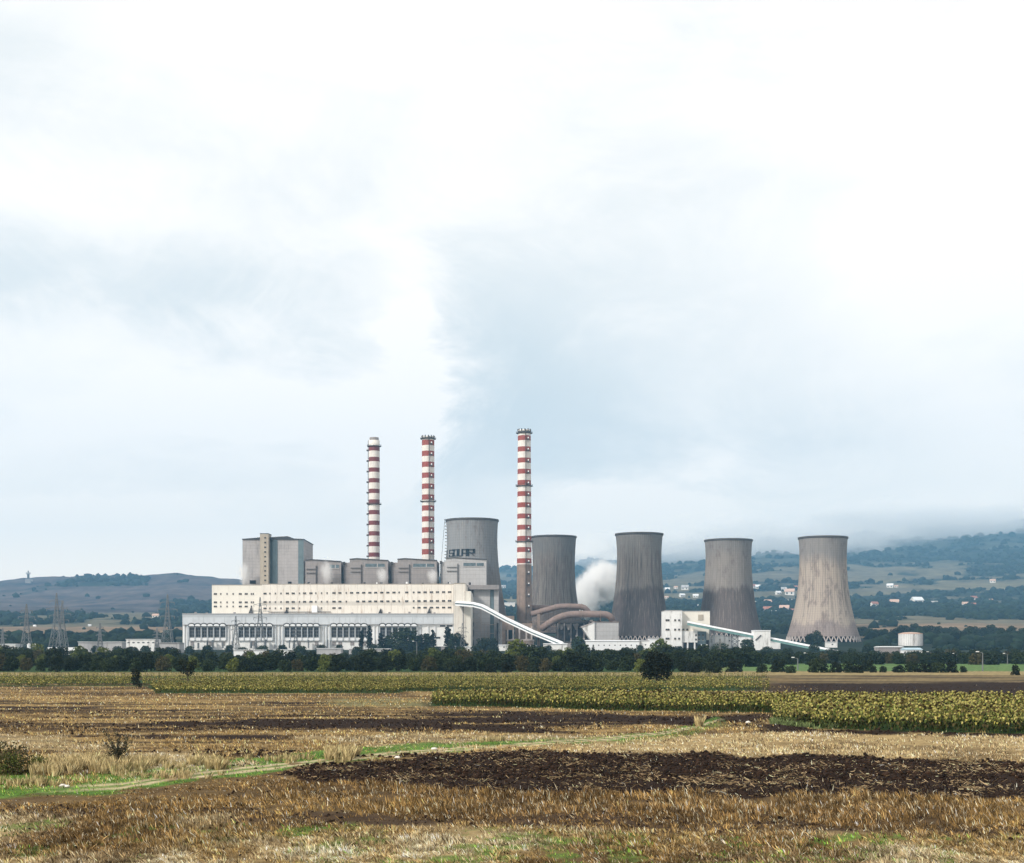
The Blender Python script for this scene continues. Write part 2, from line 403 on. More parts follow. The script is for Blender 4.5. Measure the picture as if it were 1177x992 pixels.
def vcol_mat(name, rough=.9, nscale=6.0, amt=.35, spec=.12, bump=.0, transl=0):
    m, n, b = bsdf_mat(name)
    at = n.n('ShaderNodeAttribute', attribute_name='Col'); tcn = n.n('ShaderNodeTexCoord').outputs['Object']
    f = n.noise(tcn, nscale, 6, .7); g = n.noise(n.mapping(tcn, (.25, .9, 1)), nscale*.35, 5, .65)
    v = n.m('MULTIPLY', n.mapr(f, .25, .75, 1-amt, 1+amt, False), n.mapr(g, .3, .7, 1-amt*.8, 1+amt*.8, False))
    mx = n.n('ShaderNodeVectorMath', operation='SCALE'); n.l(at.outputs[0], mx.inputs[0]); n.l(v, mx.inputs[3])
    n.l(mx.outputs[0], b.inputs['Base Color']); b.inputs['Roughness'].default_value = rough; b.inputs['Specular IOR Level'].default_value = spec
    if bump:
        bp = n.n('ShaderNodeBump'); bp.inputs['Strength'].default_value = bump; bp.inputs['Distance'].default_value = .15; n.l(f, bp.inputs['Height']); n.l(bp.outputs[0], b.inputs['Normal'])
    return m
def leaf_mat(name, c1, c2, spread=.55):
    m, n, b = bsdf_mat(name)
    oi = n.n('ShaderNodeObjectInfo'); geo = n.n('ShaderNodeNewGeometry')
    f = n.m('ADD', n.m('MULTIPLY', geo.outputs['Random Per Island'], spread), n.m('MULTIPLY', oi.outputs['Random'], 1-spread))
    col = n.mix(f, c1, c2); n.l(col, b.inputs['Base Color']); b.inputs['Roughness'].default_value = .75; b.inputs['Specular IOR Level'].default_value = .15
    return m
M = {}
M['ground'] = vcol_mat('ground_earth', .95, 3.0, .33, .08, .5)
M['hills'] = vcol_mat('hill_cover', .95, .03, .35, .05)
M['blade'] = vcol_mat('dry_blades', .8, 9, .1, .1)
M['crop'] = vcol_mat('crop_leaves', .8, 5, .15, .12)
M['clod'] = mat('soil_clod', (.028, .015, .0095), .95, .4, 3.0, spec=.1)
M['wood_far'] = vcol_mat('far_leaves', .95, .12, .4, .05)
M['bark'] = mat('bark', (.07, .055, .042), .9, .3, 2)
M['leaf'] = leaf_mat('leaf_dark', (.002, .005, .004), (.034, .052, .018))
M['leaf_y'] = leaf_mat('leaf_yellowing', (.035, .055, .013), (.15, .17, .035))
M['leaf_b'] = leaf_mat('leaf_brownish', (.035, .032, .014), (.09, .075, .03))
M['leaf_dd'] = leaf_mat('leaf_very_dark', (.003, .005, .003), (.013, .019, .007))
M['glass'] = mat('dark_glass', (.010, .012, .018), .35, .4, .5, spec=.5)
M['glass_b'] = mat('bluish_glass', (.09, .13, .15), .35, .35, .4, spec=.5)
M['cream'] = mat('cream_render', (.77, .72, .645), .9, .06, .08, (.36, .25, .17), .8, (.3, .3, .05), rust=None, panel=(6, 40))
M['cream_l'] = mat('pale_cream_render', (.78, .74, .66), .9, .05, .08, (.45, .38, .3), .35, (.3, .3, .05))
M['white'] = mat('white_wall', (.82, .815, .80), .85, .10, .12, (.26, .24, .22), .85, (.3, .3, .06))
M['whitec'] = mat('clean_white_metal', (.82, .83, .84), .5, .04, .1, (.5, .5, .5), .2)
M['band'] = mat('grey_parapet_band', (.62, .65, .68), .85, .08, .1, (.25, .26, .28), .45, (.25, .25, .06), panel=(9, 30))
M['greyp'] = mat('grey_panel_cladding', (.40, .38, .38), .85, .10, .1, (.16, .15, .15), .6, (.3, .3, .04), panel=(3, 3), bump=.2)
M['greyb'] = mat('boiler_house_cladding', (.29, .265, .26), .85, .10, .12, (.11, .10, .10), .7, (.3, .3, .04), panel=(3, 4))
M['greyl'] = mat('light_grey_cladding', (.45, .44, .44), .85, .08, .12, (.22, .2, .2), .5, (.3, .3, .04), panel=(3, 4))
M['bluep'] = mat('blue_grey_strip', (.13, .18, .20), .6, .15, .15, (.06, .08, .09), .5)
M['beige'] = mat('beige_stair_tower', (.42, .37, .30), .9, .1, .12, (.2, .15, .12), .5)
M['darkroof'] = mat('dark_roof_edge', (.05, .05, .055), .7, .2, .3)
M['steel'] = mat('dark_steel', (.07, .065, .065), .6, .3, .5, metal=0)
M['lattice'] = mat('galvanised_lattice', (.16, .17, .18), .6, .2, .3)
M['pinkduct'] = mat('rust_pink_duct', (.25, .185, .165), .8, .18, .2, (.12, .08, .07), .7, (.15, .3, .15))
M['browncon'] = mat('brown_concrete', (.27, .205, .17), .9, .2, .15, (.11, .085, .075), .7)
M['pink'] = mat('pale_stained_concrete', (.45, .40, .38), .9, .15, .12, (.2, .16, .15), .7)
M['clutter'] = mat('sooty_machinery', (.06, .055, .055), .8, .5, .25)
M['teal'] = mat('teal_glazing', (.16, .30, .29), .4, .25, .5)
M['red'] = mat('red_paint', (.27, .06, .045), .7, .12, .2, (.16, .05, .04), .45, (.8, .8, .04))
M['redd'] = mat('dark_red_paint', (.17, .038, .038), .7, .12, .2, (.11, .04, .04), .45, (.8, .8, .04))
M['whitep'] = mat('white_paint', (.70, .67, .63), .75, .08, .2, (.35, .25, .2), .6, (.8, .8, .04))
M['tile'] = mat('red_roof_tile', (.36, .17, .13), .85, .2, .3)
M['rooforange'] = mat('pale_orange_roof', (.58, .40, .32), .85, .1, .2)
M['housew'] = mat('house_wall', (.72, .69, .64), .9, .1, .2)
M['ink'] = mat('navy_lettering_paint', (.010, .018, .028), .7, .2, .3)
M['blueroof'] = mat('pale_blue_roof', (.45, .6, .68), .6, .1, .2)
M['dark'] = mat('deep_opening', (.012, .012, .014), .9, .3, .3)
M['stone'] = mat('pale_stone', (.7, .66, .6), .9, .15, 3)

def tower_mat(name, top, mid, low, b1, b2, streak_amt, seed, zh):
    """cooling-tower concrete: lift lines, rain streaks, darker stained zones at heights b1,b2 (fractions of height)"""
    m, n, b = bsdf_mat(name); tcn = n.n('ShaderNodeTexCoord').outputs['Object']
    sp = n.n('ShaderNodeSeparateXYZ'); n.l(tcn, sp.inputs[0]); z = n.m('DIVIDE', sp.outputs[2], zh)
    ang = n.m('ARCTAN2', sp.outputs[1], sp.outputs[0]); cmb = n.n('ShaderNodeCombineXYZ'); n.l(ang, cmb.inputs[0]); n.l(z, cmb.inputs[1]); cmb.inputs[2].default_value = seed
    pol = cmb.outputs[0]
    edge = n.m('MULTIPLY', n.m('SUBTRACT', n.noise(n.mapping(pol, (9, 4, 1)), 1, 8, .75), .5), .22)
    blocky = n.m('MULTIPLY', n.m('SUBTRACT', n.noise(n.mapping(pol, (2.2, .5, 1)), 1, 1, .5), .5), .16)
    zz = n.m('ADD', z, n.m('ADD', edge, blocky))
    col = n.mix(n.mapr(zz, b1-.035, b1+.025), low, mid); col = n.mix(n.mapr(zz, b2-.08, b2+.08), col, top)
    s1 = n.noise(n.mapping(pol, (26, 1.6, 1)), 1, 7, .72); s2 = n.noise(n.mapping(pol, (60, 6, 1)), 1, 5, .7)
    win = n.m('MULTIPLY', n.mapr(z, .12, .45), n.mapr(z, .97, .72))
    col = n.mix(n.m('MULTIPLY', n.mapr(s1, .47, .60, 0, streak_amt), win), col, (.05, .045, .045))
    col = n.mix(n.mapr(s1, .55, .68, 0, .5), col, (.09, .078, .075))
    col = n.mix(n.mapr(s2, .52, .68, 0, .5), col, (.46, .41, .37))
    blot = n.noise(n.mapping(pol, (4, 7, 1)), 1, 8, .72); col = n.mix(n.mapr(blot, .50, .66, 0, .6), col, (.13, .10, .10))
    ring = n.m('LESS_THAN', n.m('FRACT', n.m('MULTIPLY', z, 44)), .16); col = n.mix(n.m('MULTIPLY', ring, .14), col, (.07, .06, .06))
    rib = n.m('LESS_THAN', n.m('FRACT', n.m('MULTIPLY', ang, 11.14)), .14); col = n.mix(n.m('MULTIPLY', rib, .3), col, (.07, .06, .06))
    n.l(col, b.inputs['Base Color']); b.inputs['Roughness'].default_value = .92; b.inputs['Specular IOR Level'].default_value = .15
    return m

# ------------------------------------------------------------------ ground sheet
def ground():
    us = np.concatenate([np.linspace(-1.02, -.46, 60), np.arange(-.455, .4551, .00165), np.linspace(.46, 1.02, 60)])
    ys = np.concatenate([[-60, -20, 5], H*F/(np.arange(1400, 766, -1.15)-HY), [560], 560*np.exp(np.linspace(.01, math.log(10500/560), 330))])
    ys = np.unique(np.round(ys, 3))
    Yg, Ug = np.meshgrid(ys, us, indexing='ij'); Xg = Ug*np.maximum(Yg, 40)
    z = gz(Xg, Yg)
    near = Yg < 555
    Ysafe = np.maximum(Yg, 12)
    Wt, px, py = zones(Xg, Ysafe)
    col = np.zeros(Xg.shape+(3,)); 
    for k, v in Wt.items(): col += C[k]*v[..., None]
    speck = (.78+.5*fbm(Xg*2.3, Yg*1.1, 2))[..., None]; col = col*speck
    soil = Wt.get('soil', 0)
    zn = (fbm(Xg/2.2, Yg/2.2, 3)-.5)*.16+soil*(fbm(Xg*2.1, Yg*2.1, 3)-.5)*.26
    z = z+np.where(near, zn, 0)
    P_, Q_ = proj(Xg, np.maximum(Yg, 100), z)
    fc, wood = far_cover(P_, Q_, Xg, Yg)
    t = ss(548, 566, Yg)[..., None]; tm = (t*(1-ss(-20, 20, P_-800)[..., None]*ss(0, 40, 640-Yg)[..., None]))
    col = col*(1-tm)+fc*tm
    nr, nc = Xg.shape; idx = np.arange(nr*nc).reshape(nr, nc)
    f = np.stack([idx[:-1, :-1], idx[:-1, 1:], idx[1:, 1:], idx[1:, :-1]], -1).reshape(-1)
    co = np.stack([Xg, Yg, z], -1).reshape(-1, 3)
    me = mesh_np('ground', co, f, 4, M['ground'], col.reshape(-1, 3), smooth=True)
    me.materials.append(M['hills'])
    rowfar = (ys[:-1] >= 560).astype(np.int32); me.polygons.foreach_set('material_index', np.repeat(rowfar, nc-1))
    tag(mkobj('ground', me), 'farm fields and valley floor rising to hazy wooded hills', None, kind='structure')
ground()

# ------------------------------------------------------------------ cooling towers
GLYPH = {'I': [[(0, 0), (0, 1)]], 'S': [[(1, .84), (1, 1), (0, 1), (0, .5), (1, .5), (1, 0), (0, 0), (0, .16)]],
         'O': [[(0, 0), (1, 0), (1, 1), (0, 1), (0, 0)]], 'L': [[(0, 1), (0, 0), (.9, 0)]],
         'A': [[(0, 0), (0, 1), (1, 1), (1, 0)], [(0, .42), (1, .42)]], 'R': [[(0, 0), (0, 1), (1, 1), (1, .48), (0, .48)], [(.35, .48), (1, 0)]]}
def cooling_tower(px, Y, prof, label, m, legs=True, letters=False, ladder=False, nleg=44):
    mp = Y/F; cx = X(px, Y); zb = float(gz(cx, Y)) - 1.0
    pts = sorted([(Z(py, Y), r*mp) for py, r in prof])            # bottom to top
    zs = np.array([p[0] for p in pts]); rs = np.array([p[1] for p in pts])
    co = np.polyfit(zs, rs, 4 if len(zs) > 4 else 3)
    zz = np.linspace(zs[0], zs[-1], 40); rr = np.polyval(co, zz)
    root = thing('cooling_tower', label, 'cooling tower', (cx, Y, zb), 'concrete cooling towers')
    top = zz[-1]
    shell = MB(); out = list(zip(rr, zz)); inn = [(r-1.0, z) for r, z in reversed(out)]
    shell.lathe(cx, Y, out+[(rr[-1]-1.0, zz[-1])]+inn[1:]+[(rr[0]-1.0, zz[0]-.02), out[0]], 96)
    shell.build('shell', m, root, smooth=False)
    rim = MB(); rim.lathe(cx, Y, [(rr[-1]+.02, top-1.6), (rr[-1]+.7, top-1.3), (rr[-1]+.7, top+.3), (rr[-1]-1.3, top+.3), (rr[-1]-1.3, top-1.6), (rr[-1]+.02, top-1.6)], 96)
    rim.build('rim', M['steel'], root)
    if legs:
        r0 = rr[0]-.6; r1 = r0+1.5
        for k in range(nleg):
            a = 2*math.pi*k/nleg; da = math.pi/nleg
            b = MB()
            for sgn in (-1, 1):
                b.bar((cx+r1*math.cos(a), Y+r1*math.sin(a), zb), (cx+r0*math.cos(a+sgn*da*.92), Y+r0*math.sin(a+sgn*da*.92), zz[0]+.3), .9)
            b.build('leg', M['pink'], root)
        fb = MB(); fb.lathe(cx, Y, [(r0-5, zb), (r0-5, zz[0]+1.5), (.2, zz[0]+2)], 48); fb.build('fill_pack', M['dark'], root)
    if ladder:
        lb = MB()
        for k in range(30):
            i = 39-k; a = R(188); r = rr[i]+.3; lb.box(cx+r*math.cos(a)-1.6, cx+r*math.cos(a), Y+r*math.sin(a)-1.2, Y+r*math.sin(a)+1.2, zz[i], zz[i]+.45)
        lb.bar((cx+(rr[39]+1.4)*math.cos(R(188)), Y+(rr[39])*math.sin(R(188)), zz[39]), (cx+(rr[10]+1.4)*math.cos(R(188)), Y+rr[10]*math.sin(R(188)), zz[10]), .3)
        lb.build('ladder', M['steel'], root)
    if letters:
        for ch, a0, a1 in (('I', -72, -66), ('S', -57.5, -45), ('O', -41.5, -32.5), ('L', -29, -23), ('A', -20.5, -10.0), ('R', -7.0, 5.5)):
            b = MB(); z0, z1 = Z(641.6, Y), Z(632.6, Y)
            def pt(u, v, d):
                a = R(a0+(a1-a0)*u); z = z0+(z1-z0)*v; r = np.polyval(co, z)+d
                return (cx+r*math.sin(a), Y-r*math.cos(a), z)
            t = {'I': 1.4, 'S': 1.2, 'O': 1.35, 'L': 1.7, 'A': 1.8}.get(ch, 2.0)
            for line in GLYPH[ch]:
                for (u0, v0), (u1, v1) in zip(line[:-1], line[1:]):
                    n = 4
                    for q in range(n):
                        ua, va, ub, vb = u0+(u1-u0)*q/n, v0+(v1-v0)*q/n, u0+(u1-u0)*(q+1)/n, v0+(v1-v0)*(q+1)/n
                        def ex(u, v): return u, .11+v*.78
                        A = Vector(pt(*ex(ua, va), .25)); Bv = Vector(pt(*ex(ub, vb), .25)); d = (Bv-A).normalized()*.5
                        b.bar(A-d, Bv+d, t, t2=.4)
            b.build('letter', M['ink'], root)
    return root
mT1 = tower_mat('tower_grey', (.23, .24, .25), (.21, .195, .185), (.18, .15, .14), .42, .60, .15, 1.3, 115)
mT2 = tower_mat('tower_streaked', (.15, .15, .15), (.20, .18, .165), (.14, .115, .105), .30, .84, 1.0, 4.1, 105)
mT3 = tower_mat('tower_dark_base', (.17, .165, .16), (.19, .172, .158), (.085, .072, .072), .50, .84, .9, 7.7, 105)
mT4 = tower_mat('tower_two_tone', (.21, .20, .195), (.26, .235, .215), (.13, .108, .103), .50, .86, .3, 2.2, 107)
mT5 = tower_mat('tower_pale', (.24, .228, .222), (.42, .355, .30), (.27, .225, .21), .19, .80, .45, 9.4, 102)
cooling_tower(542.7, 1350, [(598, 30), (605, 29.3), (620, 29.1), (641, 29.7), (664, 32.2), (693, 36.8), (740, 45)], 'widest grey cooling tower with dark painted lettering, standing behind the boiler houses', mT1, False, True, True)
cooling_tower(636.5, 1500, [(617, 25.8), (640, 24.5), (660, 24.2), (680, 26), (700, 29), (728, 36)], 'dark streaked cooling tower right behind the nearest striped chimney', mT2, False)
cooling_tower(734.7, 1420, [(614, 27.2), (640, 25.5), (660, 26), (680, 28.2), (700, 30.8), (731.5, 37)], 'dark brown based cooling tower between the white steam and the white coal building', mT3)
cooling_tower(837.3, 1480, [(621, 27.2), (642, 26.2), (657, 26.3), (675, 28.3), (700, 31.5), (728.5, 39)], 'two tone cooling tower behind the right conveyor bridge, dark brown below the middle', mT4)
cooling_tower(946, 1400, [(618, 27.7), (640, 26.7), (657, 26.8), (675, 28.6), (700, 32.4), (732, 41.2)], 'pale beige cooling tower with a grey top, standing alone at the right end', mT5)

# ------------------------------------------------------------------ striped chimneys
def chimney(px0, px1, Y, ytop, ybot, w0, w1, bands, label, plats, redm, crown, ladder, concrete_from=None):
    cx = X((px0+px1)/2, Y); mp = Y/F; zb = float(gz(cx, Y))-1
    root = thing('striped_chimney', label, 'chimney', (cx, Y, zb), 'red and white striped chimneys')
    zt = Z(ytop, Y)
    def rad(z):
        t = (z-Z(ybot, Y))/(zt-Z(ybot, Y)); return (w1+(w0-w1)*t)/2*mp
    edges = [(zb, 1 if not concrete_from else 2)]
    cut = sorted([(Z(b, Y), Z(a, Y)) for a, b in bands])
    if concrete_from: edges.append((Z(concrete_from, Y), 1))
    for lo, hi in cut: edges.append((lo, 0)); edges.append((hi, 1))
    edges.append((zt, 1))
    prof = []; mats = []
    for i, (z, mi) in enumerate(edges[:-1]):
        prof.append((rad(z), z)); mats.append(mi)
    prof.append((rad(zt), zt)); prof.append((rad(zt)-.8, zt)); mats.append(1); prof.append((rad(zt)-.8, zt-6)); mats.append(1)
    b = MB(); b.lathe(cx, Y, prof, 40, mats=mats); b.build('shaft', [redm, M['whitep'], M['browncon']], root, smooth=True)
    for py in plats:
        z = Z(py, Y); r = rad(z); p = MB()
        p.lathe(cx, Y, [(r+.02, z-.5), (r+1.7, z), (r+1.7, z+.35), (r+.02, z+.35)], 32); pl = p.build('platform', M['steel'], root)
        q = MB(); q.lathe(cx, Y, [(r+1.6, z+1.3), (r+1.7, z+1.3), (r+1.7, z+1.5), (r+1.6, z+1.5), (r+1.6, z+1.3)], 32)
        for k in range(16):
            a = k*math.pi/8; q.bar((cx+(r+1.65)*math.cos(a), Y+(r+1.65)*math.sin(a), z+.3), (cx+(r+1.65)*math.cos(a), Y+(r+1.65)*math.sin(a), z+1.4), .15)
        q.build('railing', M['steel'], pl)
    # crown: darker cap with short posts
    z = zt; r = rad(zt); c = MB()
    if crown == 'cap':
        c.lathe(cx, Y, [(r*.84, z-.4), (r*.84, z+3.0), (r*.66, z+3.0), (r*.66, z-.4)], 32); c.build('crown', M['greyb'], root)
    else:
        c.lathe(cx, Y, [(r+.15, z-2.6), (r+.15, z-1.2), (r-.2, z-1.2)], 32)
        for k in range(12):
            a = k*math.pi/6+.1; c.box(cx+r*math.cos(a)-.5, cx+r*math.cos(a)+.5, Y+r*math.sin(a)-.5, Y+r*math.sin(a)+.5, z-1.2, z+.9)
        c.build('crown', M['steel'], root)
    # ladder run and a small balcony at each red band
    az = {'left': R(188), 'front': R(-78)}[ladder]
    l = MB(); zl = zb+6
    l.bar((cx+(rad(zl)+.5)*math.cos(az), Y+(rad(zl)+.5)*math.sin(az), zl), (cx+(rad(zt)+.5)*math.cos(az), Y+(rad(zt)+.5)*math.sin(az), zt), .55)
    l.build('ladder', M['steel'], root)
    zs = [(Z(a, Y)+Z(b2, Y))/2-1 for a, b2 in bands]
    if concrete_from:
        step = (zs[0]-zs[-1])/(len(zs)-1); q = zs[-1]-step
        while q > Z(concrete_from+55, Y): zs.append(q); q -= step
    for z in zs:
        az2 = az if ladder == 'left' else R(-58); r = rad(z)+.9; bx, by = cx+r*math.cos(az2), Y+r*math.sin(az2); p = MB()
        p.box(bx-1.1, bx+1.1, by-1, by+1, z-1.2, z-.7); p.box(bx-1.1, bx+1.1, by-1.05, by-.85, z-.7, z+.3); p.box(bx-1.15, bx-.95, by-.85, by+1, z-.7, z+.3)
        bal = p.build('balcony', M['steel'], root); q = MB(); q.box(bx-.6, bx+.5, by-.8, by+.6, z-.7, z+1.5); q.build('lamp_box', M['whitec'], bal)
    return root
b1 = [(513.7+12.17*k, 518.7+12.17*k) for k in range(11)]
chimney(429.6, 430.6, 1400, 506.5, 642, 12.6, 12.8, b1, 'leftmost striped chimney with darker red bands and a stepped grey top', [513.2, 580], M['redd'], 'cap', 'left')
b2 = [(506.3+12.53*k, 512.4+12.53*k) for k in range(11)]
chimney(491.6, 492.6, 1370, 502, 642, 14.3, 14.4, b2, 'middle striped chimney rising behind the third low boiler house', [504.8, 576.8], M['red'], 'posts', 'front')
b3 = [(501.2+12.82*k, 506.9+12.82*k) for k in range(12)]
chimney(602.2, 603, 1310, 494.5, 700, 14.8, 17.6, b3, 'tallest striped chimney on a bare brown concrete foot beside the flue ducts', [498.2, 559, 623], M['red'], 'posts', 'front', 649)

# ------------------------------------------------------------------ turbine hall (long, arched bays) and the cream bunker block
def bx(b, p0, p1, y0, y1, Y, d, mi=0): return b.box(X(p0, Y), X(p1, Y), Y, Y+d, Z(y1, Y), Z(y0, Y), mi)
def place(src, parent, pos, me=None):
    o = src.copy(); link(o); o.parent = parent; o.location = Vector(pos)-rootloc(parent); return o
Y0 = 1200; zg = float(gz(X(370, Y0), Y0))-2
hall = thing('turbine_hall', 'long low white turbine hall with groups of round arched bays under a grey band', 'power station hall', (X(366, Y0), Y0, zg))
b = MB(); b.box(X(210, Y0), X(521.5, Y0), Y0, Y0+46, zg, Z(706.3, Y0)); b.build('wall', M['white'], hall)
b = MB()
b.prism([(X(210, Y0), Z(718, Y0)), (X(521.5, Y0), Z(717.2, Y0)), (X(521.5, Y0), Z(705, Y0)), (X(210, Y0), Z(706.3, Y0))], Y0-1.2, Y0-.02)
b.build('parapet_band', M['band'], hall)
b = MB(); b.box(X(209.8, Y0), X(521.6, Y0), Y0-1.5, Y0+46.3, Z(705.9, Y0), Z(705.1, Y0)); b.box(X(210, Y0), X(521.5, Y0), Y0-1.5, Y0-1.21, Z(718.5, Y0), Z(717.8, Y0)); b.build('roof_edge', M['greyl'], hall)
groups = [[220.9+7.14*k for k in range(6)], [277.4+6.55*k for k in range(6)], [330.3+6.7*k for k in range(6)], [384+6.95*k for k in range(6)], [440+7.2*k for k in range(6)]]
def proto_bay():
    m = .75
    a = MB(); hw = 2.55                                     # arched hood (barrel vault end) with thin dark soffit line
    arc = [(hw*math.cos(t), 1.9*math.sin(t)) for t in np.linspace(0, math.pi, 11)]
    a.prism(arc, -2.0, 0)
    o2 = [(1.12*x, 1.14*z) for x, z in arc]
    return a, arc, o2
wm = MB()
wx_, wz_ = 1.95, 8.6
wm.box(-wx_, wx_, -.25, 0, 0, wz_)
pane_me = None
for gi, g in enumerate(groups):
    for k, p in enumerate(g):
        x = X(p, Y0); zt = Z(719.8, Y0); a, arc, o2 = proto_bay()
        if gi == 0 and k == 0:
            hood = MB(); hood.prism([(x+q[0], zt+q[1]) for q in arc], Y0-3.0, Y0-1.22); hood0 = hood.build('arched_hood', M['whitec'], hall)
            rimb = MB(); pts = [(x+q[0], zt+q[1]) for q in o2]
            for c0, c1 in zip(pts[:-1], pts[1:]): rimb.bar((c0[0], Y0-2.6, c0[1]), (c1[0], Y0-2.6, c1[1]), .45, t2=1.4)
            rim0 = rimb.build('hood_edge', M['steel'], hood0)
            wz0 = Z(732.5, Y0); wd = MB(); wd.box(x-wx_, x+wx_, Y0-.35, Y0-.02, wz0, wz0+8.6); win0 = wd.build('window', M['glass'], hall)
            fr = MB()
            for t in range(4): fr.box(x-wx_, x+wx_, Y0-.6, Y0-.36, wz0+t*2.75-.22, wz0+t*2.75+.32)
            for s_ in (-1, 0, 1): fr.box(x+s_*(wx_-.1)-.14, x+s_*(wx_-.1)+.14, Y0-.55, Y0-.37, wz0+.33, wz0+8.0)
            fr0 = fr.build('frame', M['lattice'], win0)
            cb = MB(); cb.box(x-2.75, x-2.25, Y0-2.0, Y0-.03, Z(736, Y0), Z(719.9, Y0)); col0 = cb.build('column', M['band'], hall)
            sl = MB(); sl.box(x-2.2, x+2.2, Y0-1.4, Y0-.04, Z(736.4, Y0), Z(733.1, Y0)); sil0 = sl.build('window_sill', M['whitec'], hall)
            d0 = MB(); d0.box(x-1.5, x+1.5, Y0-.3, Y0-.05, Z(742, Y0), Z(737.6, Y0)); dr0 = d0.build('lower_opening', M['greyb'], hall)
            xb = x
        else:
            dx_ = Vector((x-xb, 0, 0)); 
            for src, sub in ((hood0, rim0), (win0, fr0), (col0, None), (sil0, None), (dr0, None)):
                if src is dr0 and random.random() < .45: continue
                c_ = src.copy(); link(c_); c_.location = dx_
                if src is dr0: c_.scale = (1, 1, 1)
                if sub: s_ = sub.copy(); link(s_); s_.parent = c_
    e = g[-1]+3.5; b = MB(); b.box(X(e, Y0)-.3, X(e, Y0)+.3, Y0-2.0, Y0-.03, Z(736, Y0), Z(719.9, Y0)); b.build('column', M['band'], hall)
for p in (212, 215.6, 262.5, 266.5, 270.5, 317, 321, 325, 371.5, 375, 379, 425.5, 430, 434, 483, 492, 500, 521):
    b = MB(); b.box(X(p, Y0)-.45, X(p, Y0)+.45, Y0-.9, Y0-.05, zg, Z(718.9, Y0)); b.build('pilaster', M['band'] if int(p) % 2 else M['whitec'], hall)
for p0, p1, y0_, y1_ in ((505.8, 511.8, 718, 720.3), (513.5, 520, 718, 720.3), (501, 506, 732, 734)):
    b = MB(); bx(b, p0, p1, y0_, y1_, Y0-.3, .25); b.build('window', M['glass'], hall)
b = MB()
for p in np.arange(212, 520, 5.5):
    if random.random() < .55:
        w_ = random.uniform(.3, 1.4); z0_ = Z(745, Y0); b.box(X(p, Y0), X(p, Y0)+w_, Y0-random.uniform(3, 9), Y0-2.4, z0_, z0_+random.uniform(3, 7.5))
b.build('service_pipes', M['lattice'], hall)
for p in (223, 236, 268, 299, 313, 351, 372, 404, 447, 470, 499):
    q = MB(); q.box(X(p, Y0)-.9, X(p, Y0)+.9, Y0+5, Y0+7, Z(705.1, Y0), Z(704.2, Y0)+random.random()); q.build('roof_vent', M['greyb'], hall)

Y1 = 1246; zg1 = float(gz(X(380, Y1), Y1))-2
blk = thing('bunker_block', 'long cream windowed block with three window rows, rising above the turbine hall', 'power station building', (X(380, Y1), Y1+.3, zg1))
b = MB(); b.box(X(301, Y1), X(521.3, Y1), Y1+.3, Y1+36, zg1, Z(671.8, Y1)); b.build('wall', M['cream'], blk)
b = MB(); b.box(X(243.5, Y1), X(301, Y1)-.02, Y1+.3, Y1+35.8, zg1, Z(672.8, Y1)); b.build('wall', M['cream_l'], blk, label='whiter left end wall')
b = MB(); b.box(X(243.3, Y1), X(301, Y1), Y1+.1, Y1+36.2, Z(672.7, Y1), Z(672.1, Y1)); b.box(X(301, Y1)+.02, X(521.5, Y1), Y1+.1, Y1+36.2, Z(671.7, Y1), Z(671.0, Y1)); b.build('roof_edge', M['beige'], blk)
def winproto(wpx, hpx, Y):
    w2 = wpx*Y/F/2; h2 = hpx*Y/F
    a = MB(); a.box(-w2, w2, -.12, .0, 0, h2); g = a.build('window', M['glass'], None, local=True)
    f = MB(); f.box(-w2-.12, w2+.12, -.34, -.13, -.3, -.06); f.box(-.07, .07, -.2, -.13, 0, h2); fr = f.build('window_sill', M['beige'], g, local=True)
    return g, fr
protos = {}
nw = 0
def window(parent, px, py, wpx, hpx, Y):
    global nw
    key = (round(wpx, 1), hpx, Y)
    pos = Vector((X(px, Y), Y-.01, Z(py+hpx/2, Y)))
    if key not in protos:
        g, fr = winproto(wpx, hpx, Y); protos[key] = (g, fr); g.parent = parent; g.location = pos-rootloc(parent)
    else:
        g, fr = protos[key]; c_ = g.copy(); link(c_); c_.parent = parent; c_.location = pos-rootloc(parent); s_ = fr.copy(); link(s_); s_.parent = c_
    nw += 1
Yw = Y1+.3
rowA = [(247.6, 3.6), (253.8, 1.5), (261, 1.5), (268, 1.5), (276.2, 3.4), (283, 3.4), (289, 1.5), (291.2, 1.5)]
rowB = [(304.6, 3.6), (310.2, 1.5), (316.6, 1.5), (323, 1.5), (330.3, 3.4), (337, 3.6), (344.2, 1.5), (350.1, 3.4), (357.4, 3.6), (363, 1.5), (369.6, 1.5), (376, 1.5)]
rowC = [(383.9, 3.8), (390.7, 3.4), (398, 1.5), (404.1, 3.6), (411.2, 3.4), (418.1, 3.6), (425.2, 3.6), (431.8, 3.4), (438.8, 3.6), (445.8, 3.4), (452.8, 3.6), (458.8, 1.8)]
rowD = [(467.5, 3.6), (475.5, 2), (481.6, 3.6), (488.6, 3.8), (495.9, 3.8), (502.8, 3.6), (509.9, 3.6), (516.8, 4)]
for q, wp in rowA:
    window(blk, q, 682.6, wp, 1.7, Yw); window(blk, q, 692.2, wp, 1.7, Yw)
    if q < 290: window(blk, q, 697, wp, 1.7, Yw)
for q, wp in rowB+rowC+rowD:
    yy = 682.2-(q-304)/213*1.8
    window(blk, q, yy, wp, 1.7, Yw)
    if q != 404.1: window(blk, q, 692-(q-304)/213*1.4, wp, 1.9, Yw)
for q, wp in rowB[:7]+rowB[10:11]+rowC[:2]+rowD[1:]: window(blk, q, 699.2-(q-304)/213*1.0, wp, 1.7, Yw)
